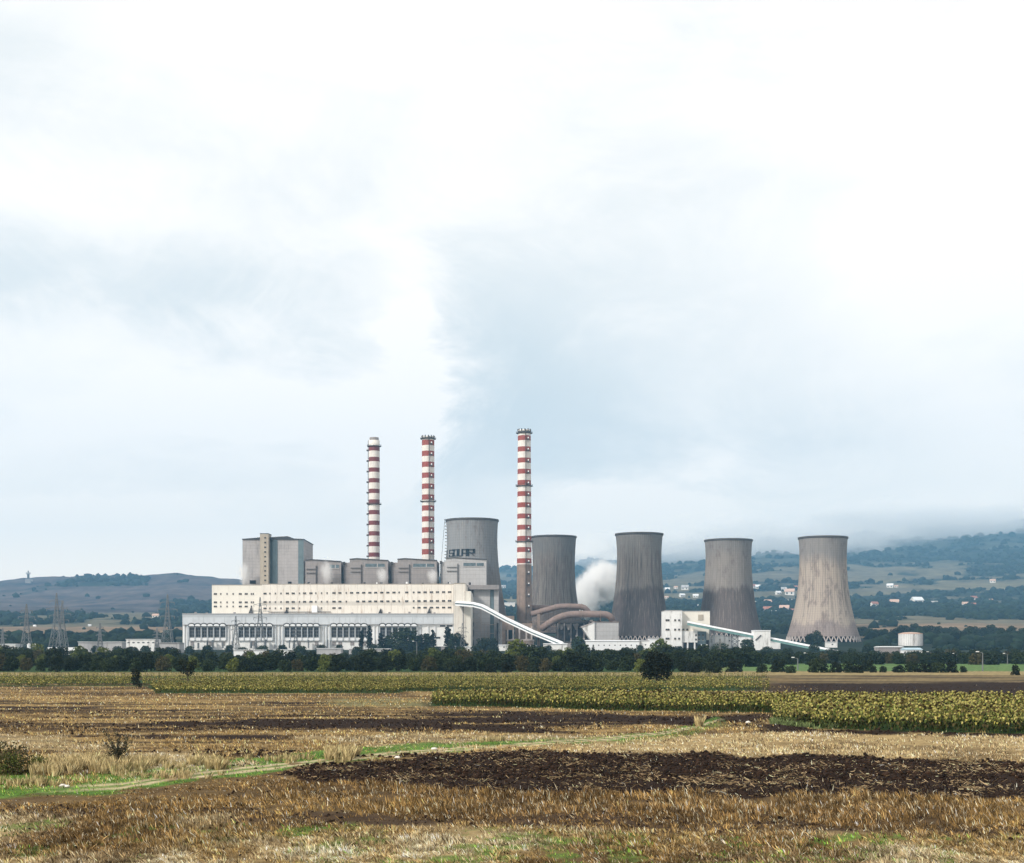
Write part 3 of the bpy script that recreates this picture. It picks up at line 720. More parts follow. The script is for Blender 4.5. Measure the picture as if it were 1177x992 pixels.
for (p, y, a_) in ((288, 699, 0), (329, 701.5, 1), (437, 701, 1), (493, 701, 1)):          # damaged dark patches, small roof stair
    b = MB(); b.prism([(X(p-2.4, Y1-1), Z(705.4, Y1-1)), (X(p+2.6, Y1-1), Z(705.4, Y1-1)), (X(p+.6, Y1-1), Z(y-3+random.random(), Y1-1))], Y1-1, Y1-.2); b.build('lean_to', M['clutter'] if a_ else M['steel'], blk)
b = MB(); bx(b, 358.5, 364.5, 696, 704, Y1-3, 2.8); b.build('roof_cabin', M['whitec'], blk)
b = MB()
for p in np.arange(312, 378, 1.0): pass
b.bar((X(310, Y1-.5), Y1-.5, Z(703.6, Y1)), (X(380, Y1-.5), Y1-.5, Z(703.3, Y1)), .5); b.build('wall_pipe', M['steel'], blk)
# stair tower at the right end of the block
Y2 = 1196; zg2 = float(gz(X(531, Y2), Y2))-2
st_ = thing('stair_tower', 'plain cream stair tower where the steep conveyor bridge enters', 'tower block', (X(531, Y2), Y2, zg2))
b = MB(); b.box(X(521.6, Y2), X(535, Y2), Y2, Y2+70, zg2, Z(671, Y2)); b.build('wall', M['cream'], st_)
b = MB(); b.box(X(535, Y2)+.02, X(541.2, Y2), Y2+.4, Y2+60, zg2, Z(679.5, Y2)); b.build('wall', M['cream_l'], st_)
b = MB(); b.box(X(521.4, Y2), X(535.2, Y2), Y2-.3, Y2+70.2, Z(671, Y2)+.02, Z(670.3, Y2)); b.build('roof_edge', M['beige'], st_)
b = MB(); b.box(X(532, Y2), X(533, Y2), Y2-.3, Y2-.01, Z(735, Y2), Z(697, Y2)); b.build('downpipe', M['greyb'], st_)

# ------------------------------------------------------------------ boiler houses
Yb = 1296
def boiler_small(p0, pm, p1, ytop, label, wp, wall, ybot=672, rusty=False):
    z0 = Z(715, Yb); x0 = X(p0, Yb); root = thing('boiler_house', label, 'boiler house', (X((p0+p1)/2, Yb), Yb, z0), 'boiler houses in a row behind the cream block')
    s = (p1-p0)
    b = MB(); b.prism([(X(pm, Yb), z0), (X(p1, Yb), z0), (X(p1, Yb), Z(ytop+2.0, Yb)), (X(p0+s*.30, Yb), Z(ytop, Yb)), (X(pm, Yb), Z(ytop+.7, Yb))], Yb, Yb+48); b.build('wall', M[wall], root)
    b = MB(); b.box(x0, X(pm, Yb)-.02, Yb+3, Yb+46, z0, Z(ytop+4.4, Yb)); b.build('side_wing', M[wall], root)
    b = MB(); e = .4
    b.prism([(X(p1, Yb)+e, Z(ytop+2.6, Yb)), (X(p1, Yb)+e, Z(ytop+1.7, Yb)), (X(p0+s*.30, Yb), Z(ytop-.5, Yb)), (X(pm, Yb)-e, Z(ytop+.3, Yb)), (X(pm, Yb)-e, Z(ytop+1.0, Yb)), (X(p0+s*.30, Yb), Z(ytop+.3, Yb))][::-1], Yb-.8, Yb-.02)
    b.build('roof_edge', M['darkroof'], root)
    b = MB(); b.box(x0-.5, x0+1.6, Yb+1.5, Yb+2.98, Z(ytop+7, Yb), Z(ytop+3.7, Yb)); b.box(x0, x0+.7, Yb+1.6, Yb+2.97, Z(672, Yb), Z(ytop+7, Yb)); b.build('duct_box', M['clutter'], root)
    b = MB(); bx(b, wp[0], wp[1], ytop+6.0, ytop+9.6, Yb-.3, .28); g = b.build('window', M['glass_b'], root)
    f = MB(); xm = X(wp[0]+(wp[1]-wp[0])*.63, Yb); f.box(xm-.4, xm+.4, Yb-.5, Yb-.31, Z(ytop+9.6, Yb), Z(ytop+6, Yb)); bx(f, wp[0]-.4, wp[1]+.4, ytop+9.7, ytop+10.4, Yb-.6, .55); f.build('frame', M['greyl'], g)
    b = MB()
    for yy in (ytop+11, ytop+15.5): b.bar((X(pm+1, Yb), Yb-.7, Z(yy, Yb)), (X(pm+s*.24, Yb), Yb-.7, Z(yy, Yb)), .5)
    b.bar((X(pm+s*.26, Yb), Yb-.6, Z(672, Yb)), (X(pm+s*.26, Yb), Yb-.6, Z(ytop+7, Yb)), .8); b.build('external_pipes', M['steel'], root)
    for k in range(3):
        p = random.uniform(p0+4, p1-3); q = MB(); r_ = random.uniform(.8, 1.5); q.tube([(X(p, Yb), Yb-6, Z(673, Yb)), (X(p, Yb), Yb-6, Z(670.5-random.random()*1.2, Yb))], r_, 8); q.build('roof_fan', M['clutter'] if k else M['whitec'], root)
boiler_small(343.5, 351, 392, 643.2, 'brown grey boiler house half hidden behind the tall grey boiler tower', (378.5, 389.5), 'greyb')
boiler_small(394.5, 402, 446, 642.0, 'brown grey boiler house under the leftmost striped chimney', (420, 442), 'greyb')
boiler_small(449.5, 457, 502, 642.0, 'brown grey boiler house under the middle striped chimney', (475, 499), 'greyb')
boiler_small(506, 512.5, 559, 641.0, 'paler boiler house in front of the widest cooling tower', (532.7, 556), 'greyl')
# the tall one
z0 = Z(712, Yb); tall = thing('boiler_tower', 'tallest grey boiler house with a narrow beige stair shaft, at the left end', 'boiler house', (X(312, Yb), Yb, z0))
b = MB(); b.box(X(278.3, Yb), X(301, Yb), Yb+2, Yb+60, z0, Z(619.8, Yb)); b.build('wall', M['greyp'], tall)
b = MB(); b.box(X(313.4, Yb), X(349, Yb), Yb+.0, Yb+60, z0, Z(620, Yb)); b.build('wall', M['greyp'], tall)
b = MB(); b.box(X(300.2, Yb), X(309.8, Yb), Yb-6, Yb+10, z0, Z(614.2, Yb)); s1 = b.build('stair_shaft', M['beige'], tall)
b = MB(); b.box(X(299.9, Yb), X(310.1, Yb), Yb-6.3, Yb+10.3, Z(614.2, Yb)+.02, Z(613.6, Yb)); b.build('shaft_cap', M['darkroof'], tall)
b = MB(); b.box(X(309.8, Yb)+.02, X(313.4, Yb)-.02, Yb+4, Yb+30, z0, Z(617, Yb)); b.build('recess', M['bluep'], tall)
b = MB(); b.box(X(313.4, Yb), X(319, Yb), Yb-.35, Yb-.02, z0, Z(620.5, Yb)); b.build('glazed_strip', M['bluep'], tall)
b = MB(); b.box(X(342.8, Yb), X(349, Yb), Yb-.35, Yb-.02, z0, Z(620.5, Yb)); b.build('glazed_strip', M['bluep'], tall)
for k in range(11):
    q = MB(); pz = 618+k*5.4; q.box(X(305.2, Yb), X(306.9, Yb), Yb-6.35, Yb-6.02, Z(pz+1.6, Yb), Z(pz, Yb)); q.build('window', M['glass'], tall)
b = MB(); b.prism([(X(277.8, Yb), Z(620.2, Yb)), (X(300.1, Yb), Z(620.2, Yb)), (X(300.1, Yb), Z(617.2, Yb)), (X(293, Yb), Z(618.0, Yb)), (X(277.8, Yb), Z(619.2, Yb))], Yb+1.2, Yb+61); b.build('roof', M['darkroof'], tall)
b = MB(); b.prism([(X(309.9, Yb), Z(620.2, Yb)), (X(349.5, Yb), Z(620.6, Yb)), (X(349.5, Yb), Z(619.6, Yb)), (X(338, Yb), Z(619.0, Yb)), (X(331, Yb), Z(616.4, Yb)), (X(322, Yb), Z(616.8, Yb)), (X(309.9, Yb), Z(617.6, Yb))], Yb-.8, Yb+61); b.build('roof', M['darkroof'], tall)
b = MB(); bx(b, 287, 294, 667, 671, Yb+1.6, .35); bx(b, 331, 335, 668.5, 671, Yb-.4, .35); b.build('vent_opening', M['dark'], tall)
# grey annex on columns right of the stair tower
Ya = 1262; za = float(gz(X(555, Ya), Ya))-2
an = thing('grey_annex', 'grey panelled annex under a broad roof slab, right of the cream stair tower', 'annex', (X(556, Ya), Ya, za))
b = MB(); b.box(X(535.5, Ya), X(573.4, Ya), Ya-5, Ya+40, Z(677.8, Ya), Z(672.6, Ya)); b.build('roof_slab', M['greyb'], an)
for p0, p1, mm, dd in ((544.5, 563.3, 'greyl', 0), (563.5, 567.6, 'bluep', .6), (567.8, 573, 'greyl', 0)):
    b = MB(); b.box(X(p0, Ya), X(p1, Ya), Ya+dd, Ya+38, za, Z(677.9, Ya)); b.build('wall', M[mm], an)
b = MB(); q = [(543, 702), (553, 702), (543, 712), (553, 712), (543, 722), (553, 722), (543, 734), (553, 734), (543, 744), (553, 744)]
V = lambda p, y, Y: (X(p, Y), Y, Z(y, Y))
for k in range(0, 8, 2):
    b.bar(V(*q[k], Ya-4), V(*q[k+3], Ya-4), .5); b.bar(V(*q[k+1], Ya-4), V(*q[k+2], Ya-4), .5); b.bar(V(*q[k], Ya-4), V(*q[k+1], Ya-4), .6)
for p in (543, 553, 557, 561): b.bar(V(p, 700 if p < 555 else 716, Ya-4), V(p, 746, Ya-4), .7)
b.bar(V(553, 718, Ya-4), V(572, 718, Ya-4), .6); b.bar(V(553, 728, Ya-4), V(572, 728, Ya-4), .6)
b.build('steel_frame', M['pink'], an)
b = MB(); b.box(X(571, Ya-12), X(574.6, Ya-12), Ya-12, Ya-2, za, Z(716, Ya-12)); b.box(X(555, Ya-12), X(560, Ya-12), Ya-12, Ya-6, za, Z(736, Ya-12)); b.build('side_shed', M['clutter'], an)

# ------------------------------------------------------------------ conveyor bridges
def conveyor(pts, label, width, roofm, sidem, stripem, hpx, supports=()):
    P3 = [Vector((X(p, Y), Y, Z(y, Y))) for p, y, Y in pts]
    root = thing('conveyor_bridge', label, 'conveyor', (P3[-1].x, P3[-1].y, float(gz(P3[-1].x, P3[-1].y))), 'covered coal conveyor bridges')
    side = MB(); roof = MB(); glz = MB()
    for a, c in zip(P3[:-1], P3[1:]):
        d = (c-a); n = Vector((-d.y, d.x, 0)).normalized()
        if n.y > 0: n = -n
        h = Vector((0, 0, hpx)); w2 = n*width
        def slab(mb, lo, hi, e0, e1):
            vs = [a+n*e0+h*lo, c+n*e0+h*lo, c-n*e1+h*lo, a-n*e1+h*lo, a+n*e0+h*hi, c+n*e0+h*hi, c-n*e1+h*hi, a-n*e1+h*hi]
            mb.add(vs, [(0, 3, 2, 1), (4, 5, 6, 7), (0, 1, 5, 4), (1, 2, 6, 5), (2, 3, 7, 6), (3, 0, 4, 7)])
        slab(side, -1, -.68, .1, width); slab(glz, -.67, -.33, 0, width-.1)
        slab(roof, -.32, -.2, .5, width+.4)
        vs = [a+n*.5-h*.2, c+n*.5-h*.2, c-n*(width*.5)+h*.22, a-n*(width*.5)+h*.22, a-n*(width+.4)-h*.2, c-n*(width+.4)-h*.2]
        roof.add(vs, [(0, 1, 2, 3), (3, 2, 5, 4), (0, 3, 4), (1, 5, 2)])
    side.build('floor_girder', M[sidem], root); glz.build('side_glazing', M[stripem], root); roof.build('roof', M[roofm], root)
    for p, ytop, Y, wpx in supports:
        s = MB(); zb = float(gz(X(p, Y), Y))-.5; zt = Z(ytop, Y); x0, x1 = X(p-wpx/2, Y), X(p+wpx/2, Y); n = 4
        for yy in (Y+.5, Y+width):
            s.bar((x0, yy, zb), (x0, yy, zt), .5); s.bar((x1, yy, zb), (x1, yy, zt), .5)
            for k in range(n):
                za_, zc_ = zb+(zt-zb)*k/n, zb+(zt-zb)*(k+1)/n
                s.bar((x0, yy, za_), (x1, yy, zc_), .28); s.bar((x1, yy, za_), (x0, yy, zc_), .28); s.bar((x0, yy, zc_), (x1, yy, zc_), .3)
        s.build('trestle', M['lattice'], root)
    return root
conveyor([(523.2, 691.5, 1190), (543, 693, 1182), (553, 695.5, 1178), (560, 699, 1175), (582, 711, 1168), (611.4, 724.8, 1158), (646, 738.8, 1148)],
         'steep white conveyor bridge sloping down from the stair tower', 6.5, 'whitec', 'whitec', 'bluep', 3.4, [(575, 714, 1172, 3), (636, 737.5, 1152, 4)])
conveyor([(790, 714.5, 1205), (828, 722, 1200), (866.5, 729.5, 1195)], 'upper left half of the right conveyor bridge, starting at the white coal building', 5.5, 'whitec', 'teal', 'teal', 3.0,
         [(819, 722, 1203, 5), (845, 727, 1199, 7)])
conveyor([(885, 733, 1192), (925, 741, 1180), (966, 749, 1168)], 'lower right half of the right conveyor bridge, sinking into the trees', 5.5, 'whitec', 'teal', 'teal', 2.8)
Yt = 1192; zt_ = float(gz(X(875, Yt), Yt))-2
tt = thing('transfer_tower', 'small white square transfer tower in the middle of the right conveyor bridge', 'tower', (X(875, Yt), Yt, zt_))
b = MB(); b.box(X(866.5, Yt), X(884.8, Yt), Yt-3, Yt+12, zt_, Z(725.5, Yt)); b.build('wall', M['white'], tt)
b = MB(); b.box(X(866.2, Yt), X(885.1, Yt), Yt-3.4, Yt+12.4, Z(725.5, Yt)+.02, Z(724.4, Yt)); b.build('roof', M['whitec'], tt)
b = MB(); b.bar((X(867.5, Yt), Yt-3.2, Z(736, Yt)), (X(874, Yt), Yt-3.2, Z(730, Yt)), .8); b.build('stair', M['steel'], tt)

# ------------------------------------------------------------------ flue ducts and the machinery under them
Yd = 1290
def duct(pts, r, label, group='rust pink flue ducts'):
    P3 = [Vector((X(p, Y), Y, Z(y, Y))) for p, y, Y in pts]
    sm = [P3[0]]
    for i in range(1, len(P3)-1):
        a, b_, c = P3[i-1], P3[i], P3[i+1]; k = .35
        for t in (0, .33, .66, 1):
            q1 = b_+(a-b_)*k; q2 = b_+(c-b_)*k
            sm.append((q1*(1-t)+b_*t)*(1-t)+(b_*(1-t)+q2*t)*t)
    sm.append(P3[-1])
    root = thing('flue_duct', label, 'flue duct', P3[0], group)
    b = MB(); b.tube(sm, r, 16); b.build('pipe', M['pinkduct'], root, smooth=True)
    for i in (0, 1, 2, 3):
        k = min(len(P3)-2, i)
        if i >= len(P3)-1: break
        a = P3[k].lerp(P3[k+1], .5); d = (P3[k+1]-P3[k]).normalized(); q = MB(); q.tube([a-d*.4, a+d*.4], r+.35, 16); q.build('flange', M['browncon'], root)
    return root
duct([(611, 706, 1300), (634, 699.5, 1296), (643, 697.0, 1296), (665, 697.2, 1297), (672, 698.4, 1298), (677.5, 705, 1300)], 2.7, 'upper flue duct arching from the tall chimney foot')
duct([(621.5, 723, 1276), (640, 710.5, 1276), (655, 706.0, 1276), (681, 705.8, 1277), (699, 706.2, 1278), (704.5, 713, 1280)], 3.1, 'lower flue duct bending up and ending beside the dark based tower')
duct([(608, 698.6, 1322), (625, 698.6, 1322), (634, 699, 1322)], 2.6, 'short straight flue duct behind the upper one')
zd = float(gz(X(660, Yd), Yd))-2
mc = thing('precipitator', 'dark sooty steel machinery standing under the flue ducts', 'machinery', (X(660, Yd), Yd, zd))
b = MB(); b.box(X(640, Yd), X(692, Yd), Yd, Yd+20, zd, Z(714, Yd)); b.build('casing', M['clutter'], mc)
b = MB(); b.box(X(636, Yd), X(683, Yd), Yd-5, Yd+18, Z(716.4, Yd), Z(713.4, Yd)); b.build('deck', M['steel'], mc)
for p in (641, 648.5, 656, 663, 671, 679):
    q = MB(); q.box(X(p, Yd)-.6, X(p, Yd)+.6, Yd-5, Yd-4, zd, Z(716.5, Yd)); q.build('support_column', M['greyb'], mc)
for p in (645, 653.5, 662):
    q = MB(); x_ = X(p, Yd); q.add([(x_-3, Yd-3.5, Z(717, Yd)), (x_+3, Yd-3.5, Z(717, Yd)), (x_+3, Yd-.4, Z(717, Yd)), (x_-3, Yd-.4, Z(717, Yd)), (x_-.8, Yd-2.5, Z(724, Yd)), (x_+.8, Yd-2.5, Z(724, Yd)), (x_+.8, Yd-1.3, Z(724, Yd)), (x_-.8, Yd-1.3, Z(724, Yd))],
                        [(0, 1, 5, 4), (1, 2, 6, 5), (2, 3, 7, 6), (3, 0, 4, 7), (4, 5, 6, 7)]); q.build('hopper', M['greyb'], mc)
q = MB()
for k in range(14):
    p = 641+k*4.2; q.bar(V(p, 712.8, Yd-2), V(p, 710.8-random.random(), Yd-2), .45)
q.bar(V(641, 711.3, Yd-2), V(699, 711.3, Yd-2), .3); q.build('railing', M['steel'], mc)
for k in range(26):
    p = random.uniform(606, 690); yy = random.uniform(713, 738); q = MB(); s_ = random.uniform(.8, 3)
    q.box(X(p, Yd-9), X(p, Yd-9)+s_, Yd-9-random.random()*2, Yd-6, Z(yy, Yd), Z(yy, Yd)+random.uniform(.6, 3)); q.build('equipment_box', M[random.choice(['clutter', 'greyb', 'browncon', 'steel', 'pink'])], mc)
q = MB(); q.bar(V(606, 735, Yd-6), V(606, 712, Yd-6), .8); q.bar(V(615, 738, Yd-6), V(615, 712, Yd-6), .8)
for yy in (714, 720, 726, 732): q.bar(V(604, yy, Yd-6), V(640, yy, Yd-6), .5)
q.bar(V(619, 706, Yd-5), V(619, 744, Yd-5), 2.6); q.build('pipe_rack', M['browncon'], mc)
Ye = 1262; ze = float(gz(X(695, Ye), Ye))-2
pb = thing('precipitator_house', 'pale grey block with a slanted left side, right of the dark machinery', 'building', (X(697, Ye), Ye, ze))
b = MB(); b.box(X(683.5, Ye), X(711, Ye), Ye, Ye+25, ze, Z(715.3, Ye)); b.build('wall', M['greyl'], pb)
b = MB(); b.prism([(X(668.5, Ye), Z(721, Ye)), (X(682.5, Ye), Z(741, Ye)), (X(683.4, Ye), Z(741, Ye)), (X(683.4, Ye), Z(715.5, Ye))], Ye-1, Ye+20); b.build('slanted_side', M['white'], pb)
b = MB(); b.prism([(X(668, Ye), Z(721.5, Ye)), (X(683.4, Ye), Z(715.4, Ye)), (X(683.4, Ye), Z(714.6, Ye)), (X(667, Ye), Z(720.4, Ye))], Ye-1.5, Ye+20); b.build('roof_edge', M['pink'], pb)
b = MB(); b.box(X(683.2, Ye), X(711.3, Ye), Ye-.5, Ye+25.4, Z(715.3, Ye)+.02, Z(714.6, Ye)); b.build('roof', M['browncon'], pb)
# brown block and two storage drums
Yf = 1240; zf = float(gz(X(582, Yf), Yf))-2
bb = thing('ash_house', 'brown concrete block on open bays under the steep conveyor bridge', 'building', (X(582, Yf), Yf, zf))
b = MB(); b.box(X(575, Yf), X(591, Yf), Yf, Yf+22, Z(724, Yf), Z(708, Yf)); b.box(X(575, Yf), X(581, Yf), Yf+.5, Yf+20, zf, Z(724, Yf)-.02); b.build('wall', M['browncon'], bb)
b = MB(); b.box(X(592, Yf), X(612, Yf), Yf+14, Yf+34, zf, Z(716, Yf)); b.build('rear_wall', M['browncon'], bb)
for p in (583.5, 590, 597, 605, 611):
    q = MB(); q.box(X(p, Yf)-.7, X(p, Yf)+.7, Yf, Yf+2, zf, Z(724, Yf)-.02 if p < 591 else Z(720, Yf)); q.build('support_column', M['pink'], bb)
b = MB(); b.box(X(582, Yf), X(590.5, Yf), Yf+4, Yf+13.8, zf, Z(724, Yf)-.03); b.build('dark_bay', M['dark'], bb)
for p, ss_ in ((590, 'left'), (606.3, 'right')):
    Yg_ = 1215; zq = float(gz(X(p, Yg_), Yg_))-2
    dm = thing('storage_drum', f'{ss_} one of two squat brown storage drums below the steep conveyor bridge', 'tank', (X(p, Yg_), Yg_, zq), 'squat brown storage drums')
    b = MB(); b.lathe(X(p, Yg_), Yg_, [(5.7, zq), (5.7, Z(735.4, Yg_)), (0.05, Z(734.2, Yg_))], 32); b.build('shell', M['browncon'], dm)
    b = MB(); b.lathe(X(p, Yg_), Yg_, [(5.72, Z(736.4, Yg_)), (6.0, Z(736.4, Yg_)), (6.0, Z(735.2, Yg_)), (5.72, Z(735.2, Yg_))], 32); b.build('rim', M['pink'], dm)

# ------------------------------------------------------------------ low sheds, coal building, tank, greenhouses
def shed(p0, p1, y0, y1, Y, label, wallm='white', roofm='whitec', wins=0, depth=14, rise=1.0, cat='shed', name='shed', wsize=.8, group=None):
    z0 = float(gz(X((p0+p1)/2, Y), Y))-1.5; z0 = min(z0, Z(y1, Y)-1)
    root = thing(name, label, cat, (X((p0+p1)/2, Y), Y, z0), group)
    hr = rise*Y/F
    b = MB(); b.box(X(p0, Y), X(p1, Y), Y, Y+depth, z0, Z(y0+rise, Y)); b.build('wall', M[wallm], root)
    b = MB(); x0, x1 = X(p0, Y)-.4, X(p1, Y)+.4; zt = Z(y0+rise, Y)+.02
    b.add([(x0, Y-.6, zt), (x1, Y-.6, zt), (x1, Y+depth+.6, zt), (x0, Y+depth+.6, zt), (x0, Y+depth/2, zt+hr), (x1, Y+depth/2, zt+hr), (x0, Y-.6, zt+.35), (x1, Y-.6, zt+.35)],
          [(0, 3, 2, 1), (0, 1, 7, 6), (6, 7, 5, 4), (2, 3, 4, 5), (0, 6, 4, 3), (1, 2, 5, 7)]); b.build('roof', M[roofm], root)
    for k in range(wins):
        p = p0+(k+.5)*(p1-p0)/wins; q = MB(); q.box(X(p-wsize, Y), X(p+wsize, Y), Y-.1, Y-.01, Z(y0+rise+(y1-y0)*.5, Y), Z(y0+rise+(y1-y0)*.5-1.3, Y)); q.build('window', M['glass'], root)
    return root
shed(672.5, 735, 735.5, 746, 1180, 'long low pale blue white shed with a row of small square windows', 'whitec', 'whitec', 10, 30, 1.6, wsize=.6)
shed(735.3, 762, 735.6, 746, 1182, 'plain white shed joined to the right end of the long windowed shed', 'white', 'greyl', 2, 26, 1.0)
shed(747, 762, 733, 746, 1176, 'short round-topped white store beside the coal building', 'whitec', 'greyl', 0, 18, 1.2)
shed(650, 672, 737.5, 742, 1190, 'low dark roofed shed at the foot of the steep conveyor bridge', 'greyb', 'steel', 0, 10, 1)
shed(625, 652, 739.5, 746, 1140, 'low white shed under the foot of the steep conveyor bridge', 'white', 'whitec', 0, 14, 1)
shed(565, 584, 741.0, 746, 1150, 'small white gatehouse left of the two brown drums', 'white', 'whitec', 2, 12, 1)
shed(596, 616, 742.0, 747, 1130, 'white wall-like shed just in front of the two brown drums', 'white', 'whitec', 0, 12, .8)
shed(268.5, 303, 746.8, 750, 950, 'low white flat roof among trees in front of the turbine hall, left of its neighbour', 'whitec', 'whitec', 0, 12, .6)
shed(315, 347, 746.6, 750, 950, 'low white flat roof among trees in front of the turbine hall, right of its neighbour', 'whitec', 'whitec', 0, 12, .6)
shed(364, 392, 745, 748, 1000, 'narrow white roof among trees beneath the fourth group of arches', 'greyl', 'whitec', 0, 12, .6)
shed(401, 448, 745.5, 748.5, 1010, 'long narrow white roof behind the trees left of the wide dark tree', 'greyl', 'whitec', 0, 12, .6)
shed(500, 523, 742.5, 746, 1060, 'white canopy roof at the foot of the cream stair tower', 'greyb', 'whitec', 0, 12, .6)
shed(534, 545, 743, 747, 1060, 'small white kiosk roof right of the white canopy', 'white', 'whitec', 0, 8, .6)
shed(0, 18, 740, 746, 1000, 'white shed at the left edge of the photo', 'white', 'whitec', 3, 14, .8)
shed(90, 140, 737.5, 741, 1080, 'long thin white greenhouse roof left of the white windowed hut', 'greyl', 'whitec', 0, 16, .6)
shed(145, 179, 734.5, 743, 1060, 'white flat windowed building between the pylons on the left', 'white', 'whitec', 6, 16, .6, wsize=1.3)
shed(183, 206, 738.5, 741.5, 1060, 'thin grey white roof just left of the turbine hall', 'greyl', 'greyl', 0, 16, .6)
shed(951, 962.5, 737.6, 744, 1250, 'small white hut at the foot of the pale beige cooling tower', 'white', 'whitec', 1, 10, .6)
shed(1010, 1038, 742.8, 746, 950, 'long white roof just below the round white tank', 'greyb', 'whitec', 0, 12, 1.2)
shed(1041, 1060, 744.5, 750, 900, 'pale blue roofed shed right of the long white roof', 'whitec', 'blueroof', 0, 12, 2.6)
shed(819, 832, 730, 741, 1230, 'small white block behind the right conveyor bridge, left of its neighbour', 'white', 'whitec', 0, 10, .6)
shed(833, 866, 731, 742, 1240, 'wide white block behind the right conveyor bridge', 'white', 'greyl', 3, 12, .6)
shed(885, 897, 737, 744, 1220, 'white shed right of the transfer tower', 'white', 'whitec', 0, 12, .6)
shed(577, 592, 692.5, 696, solveY(585, 699), 'long white barn far off between the wide tower and the tall chimney', 'housew', 'whitec', 0, 20, .8, cat='barn', name='barn')
for k, (p, s_) in enumerate(((33.2, 'left'), (39.8, 'right'))):
    Yk = 980; zk = float(gz(X(p, Yk), Yk))-1; t_ = thing('silo', f'{s_} one of two small white upright silos near the left edge', 'silo', (X(p, Yk), Yk, zk), 'small white silos')
    b = MB(); b.lathe(X(p, Yk), Yk, [(1.2, zk), (1.2, Z(740.5, Yk)), (.05, Z(739.6, Yk))], 20); b.build('shell', M['whitec'], t_)
    b = MB(); b.lathe(X(p, Yk), Yk, [(1.22, Z(741.2, Yk)), (1.35, Z(741.2, Yk)), (1.35, Z(740.9, Yk)), (1.22, Z(740.9, Yk))], 20); b.build('rim', M['greyl'], t_)
for p0, p1, lb in ((52, 60, 'small white tunnel greenhouse beside the silos'), (68, 94, 'wider white tunnel greenhouse in front of the pylons')):
    Yk = 960; zk = float(gz(X(p0, Yk), Yk))-.5; r_ = (X(p1, Yk)-X(p0, Yk))/2; xm = X((p0+p1)/2, Yk); g_ = thing('greenhouse', lb, 'greenhouse', (xm, Yk, zk))
    hz = Z(744, Yk)-zk
    b = MB(); b.prism([(xm+r_*math.cos(t), zk+hz*max(math.sin(t), 0)**.6) for t in np.linspace(0, math.pi, 15)], Yk, Yk+20); b.build('cover', M['whitec'], g_)
    b = MB(); b.box(xm-1, xm+1, Yk-.2, Yk-.02, zk, zk+hz*.7); b.build('door', M['greyl'], g_)
# white coal building
Yc = 1215; zc = float(gz(X(790, Yc), Yc))-2
cb_ = thing('coal_building', 'white stepped coal building left of the two tone tower with dark window bands', 'building', (X(790, Yc), Yc, zc))
b = MB(); b.box(X(764.5, Yc), X(783, Yc), Yc-6, Yc+30, zc, Z(702.4, Yc)); b.build('wall', M['white'], cb_)
b = MB(); b.box(X(783, Yc)+.02, X(816, Yc), Yc, Yc+30, zc+10, Z(702.8, Yc)); b.build('wall', M['cream_l'], cb_)
b = MB(); b.box(X(764.2, Yc), X(783.2, Yc), Yc-6.3, Yc+30.3, Z(702.4, Yc)+.02, Z(701.6, Yc)); b.box(X(783.3, Yc), X(816.2, Yc), Yc-.3, Yc+30.3, Z(702.8, Yc)+.02, Z(702.2, Yc)); b.build('roof', M['greyl'], cb_)
b = MB(); bx(b, 802.5, 808.5, 706.5, 713, Yc-.4, .35); b.build('rusty_panel', M['beige'], cb_)
b = MB(); b.box(X(783.2, Yc-3), X(801.5, Yc-3), Yc-4, Yc-.02, Z(738.5, Yc), Z(725.6, Yc)); b.build('lower_wing', M['white'], cb_)
b = MB(); b.box(X(801.7, Yc-3), X(812, Yc-3), Yc-2, Yc-.03, Z(740.5, Yc), Z(725.8, Yc)); b.build('glazed_wing', M['bluep'], cb_)
for yy in (712.8, 723.6, 734.0):
    for p, wd_ in ((767.3, 4.6), (776, 2.2), (780.6, 2.2)) + (((785.5, 2.4), (790, 2.2)) if yy == 723.6 else ()):
        window(cb_, p, yy, wd_, 1.9, Yc-6.02 if p < 783 else Yc-.02)
for p, yy in ((803.5, 730), (803.5, 735), (808, 730), (808, 735), (800, 730), (800, 735)):
    window(cb_, p, yy, 2.2, 1.8, Yc-4.02)
for p in (783.8, 789.8, 797.8, 806, 812):
    q = MB(); q.box(X(p, Yc)-.6, X(p, Yc)+.6, Yc-4, Yc-2.6, zc, Z(738.7, Yc) if p < 802 else Z(740.6, Yc)); q.build('support_column', M['white'], cb_)
b = MB(); b.box(X(783.3, Yc), X(815, Yc), Yc+.1, Yc+20, zc, zc+9.9); b.build('undercroft', M['clutter'], cb_)
# round tank
Yr = 1300; p = 1046.5; zr = float(gz(X(p, Yr), Yr))-2
tk = thing('storage_tank', 'round white storage tank with a pale orange roof, right of the cooling towers', 'tank', (X(p, Yr), Yr, zr))
b = MB(); b.lathe(X(p, Yr), Yr, [(11, zr), (11, Z(728.6, Yr))], 48); b.build('shell', M['white'], tk)
b = MB(); b.lathe(X(p, Yr), Yr, [(11.2, Z(728.9, Yr)), (11.3, Z(728.3, Yr)), (6, Z(727.0, Yr)), (.05, Z(726.5, Yr))], 48); b.build('roof', M['rooforange'], tk)
for k in range(20):
    a = math.pi+math.pi*k/19; q = MB(); q.bar((X(p, Yr)+11.1*math.cos(a), Yr+11.1*math.sin(a), zr), (X(p, Yr)+11.1*math.cos(a), Yr+11.1*math.sin(a), Z(729.2, Yr)), .3); q.build('stiffener', M['greyl'], tk)

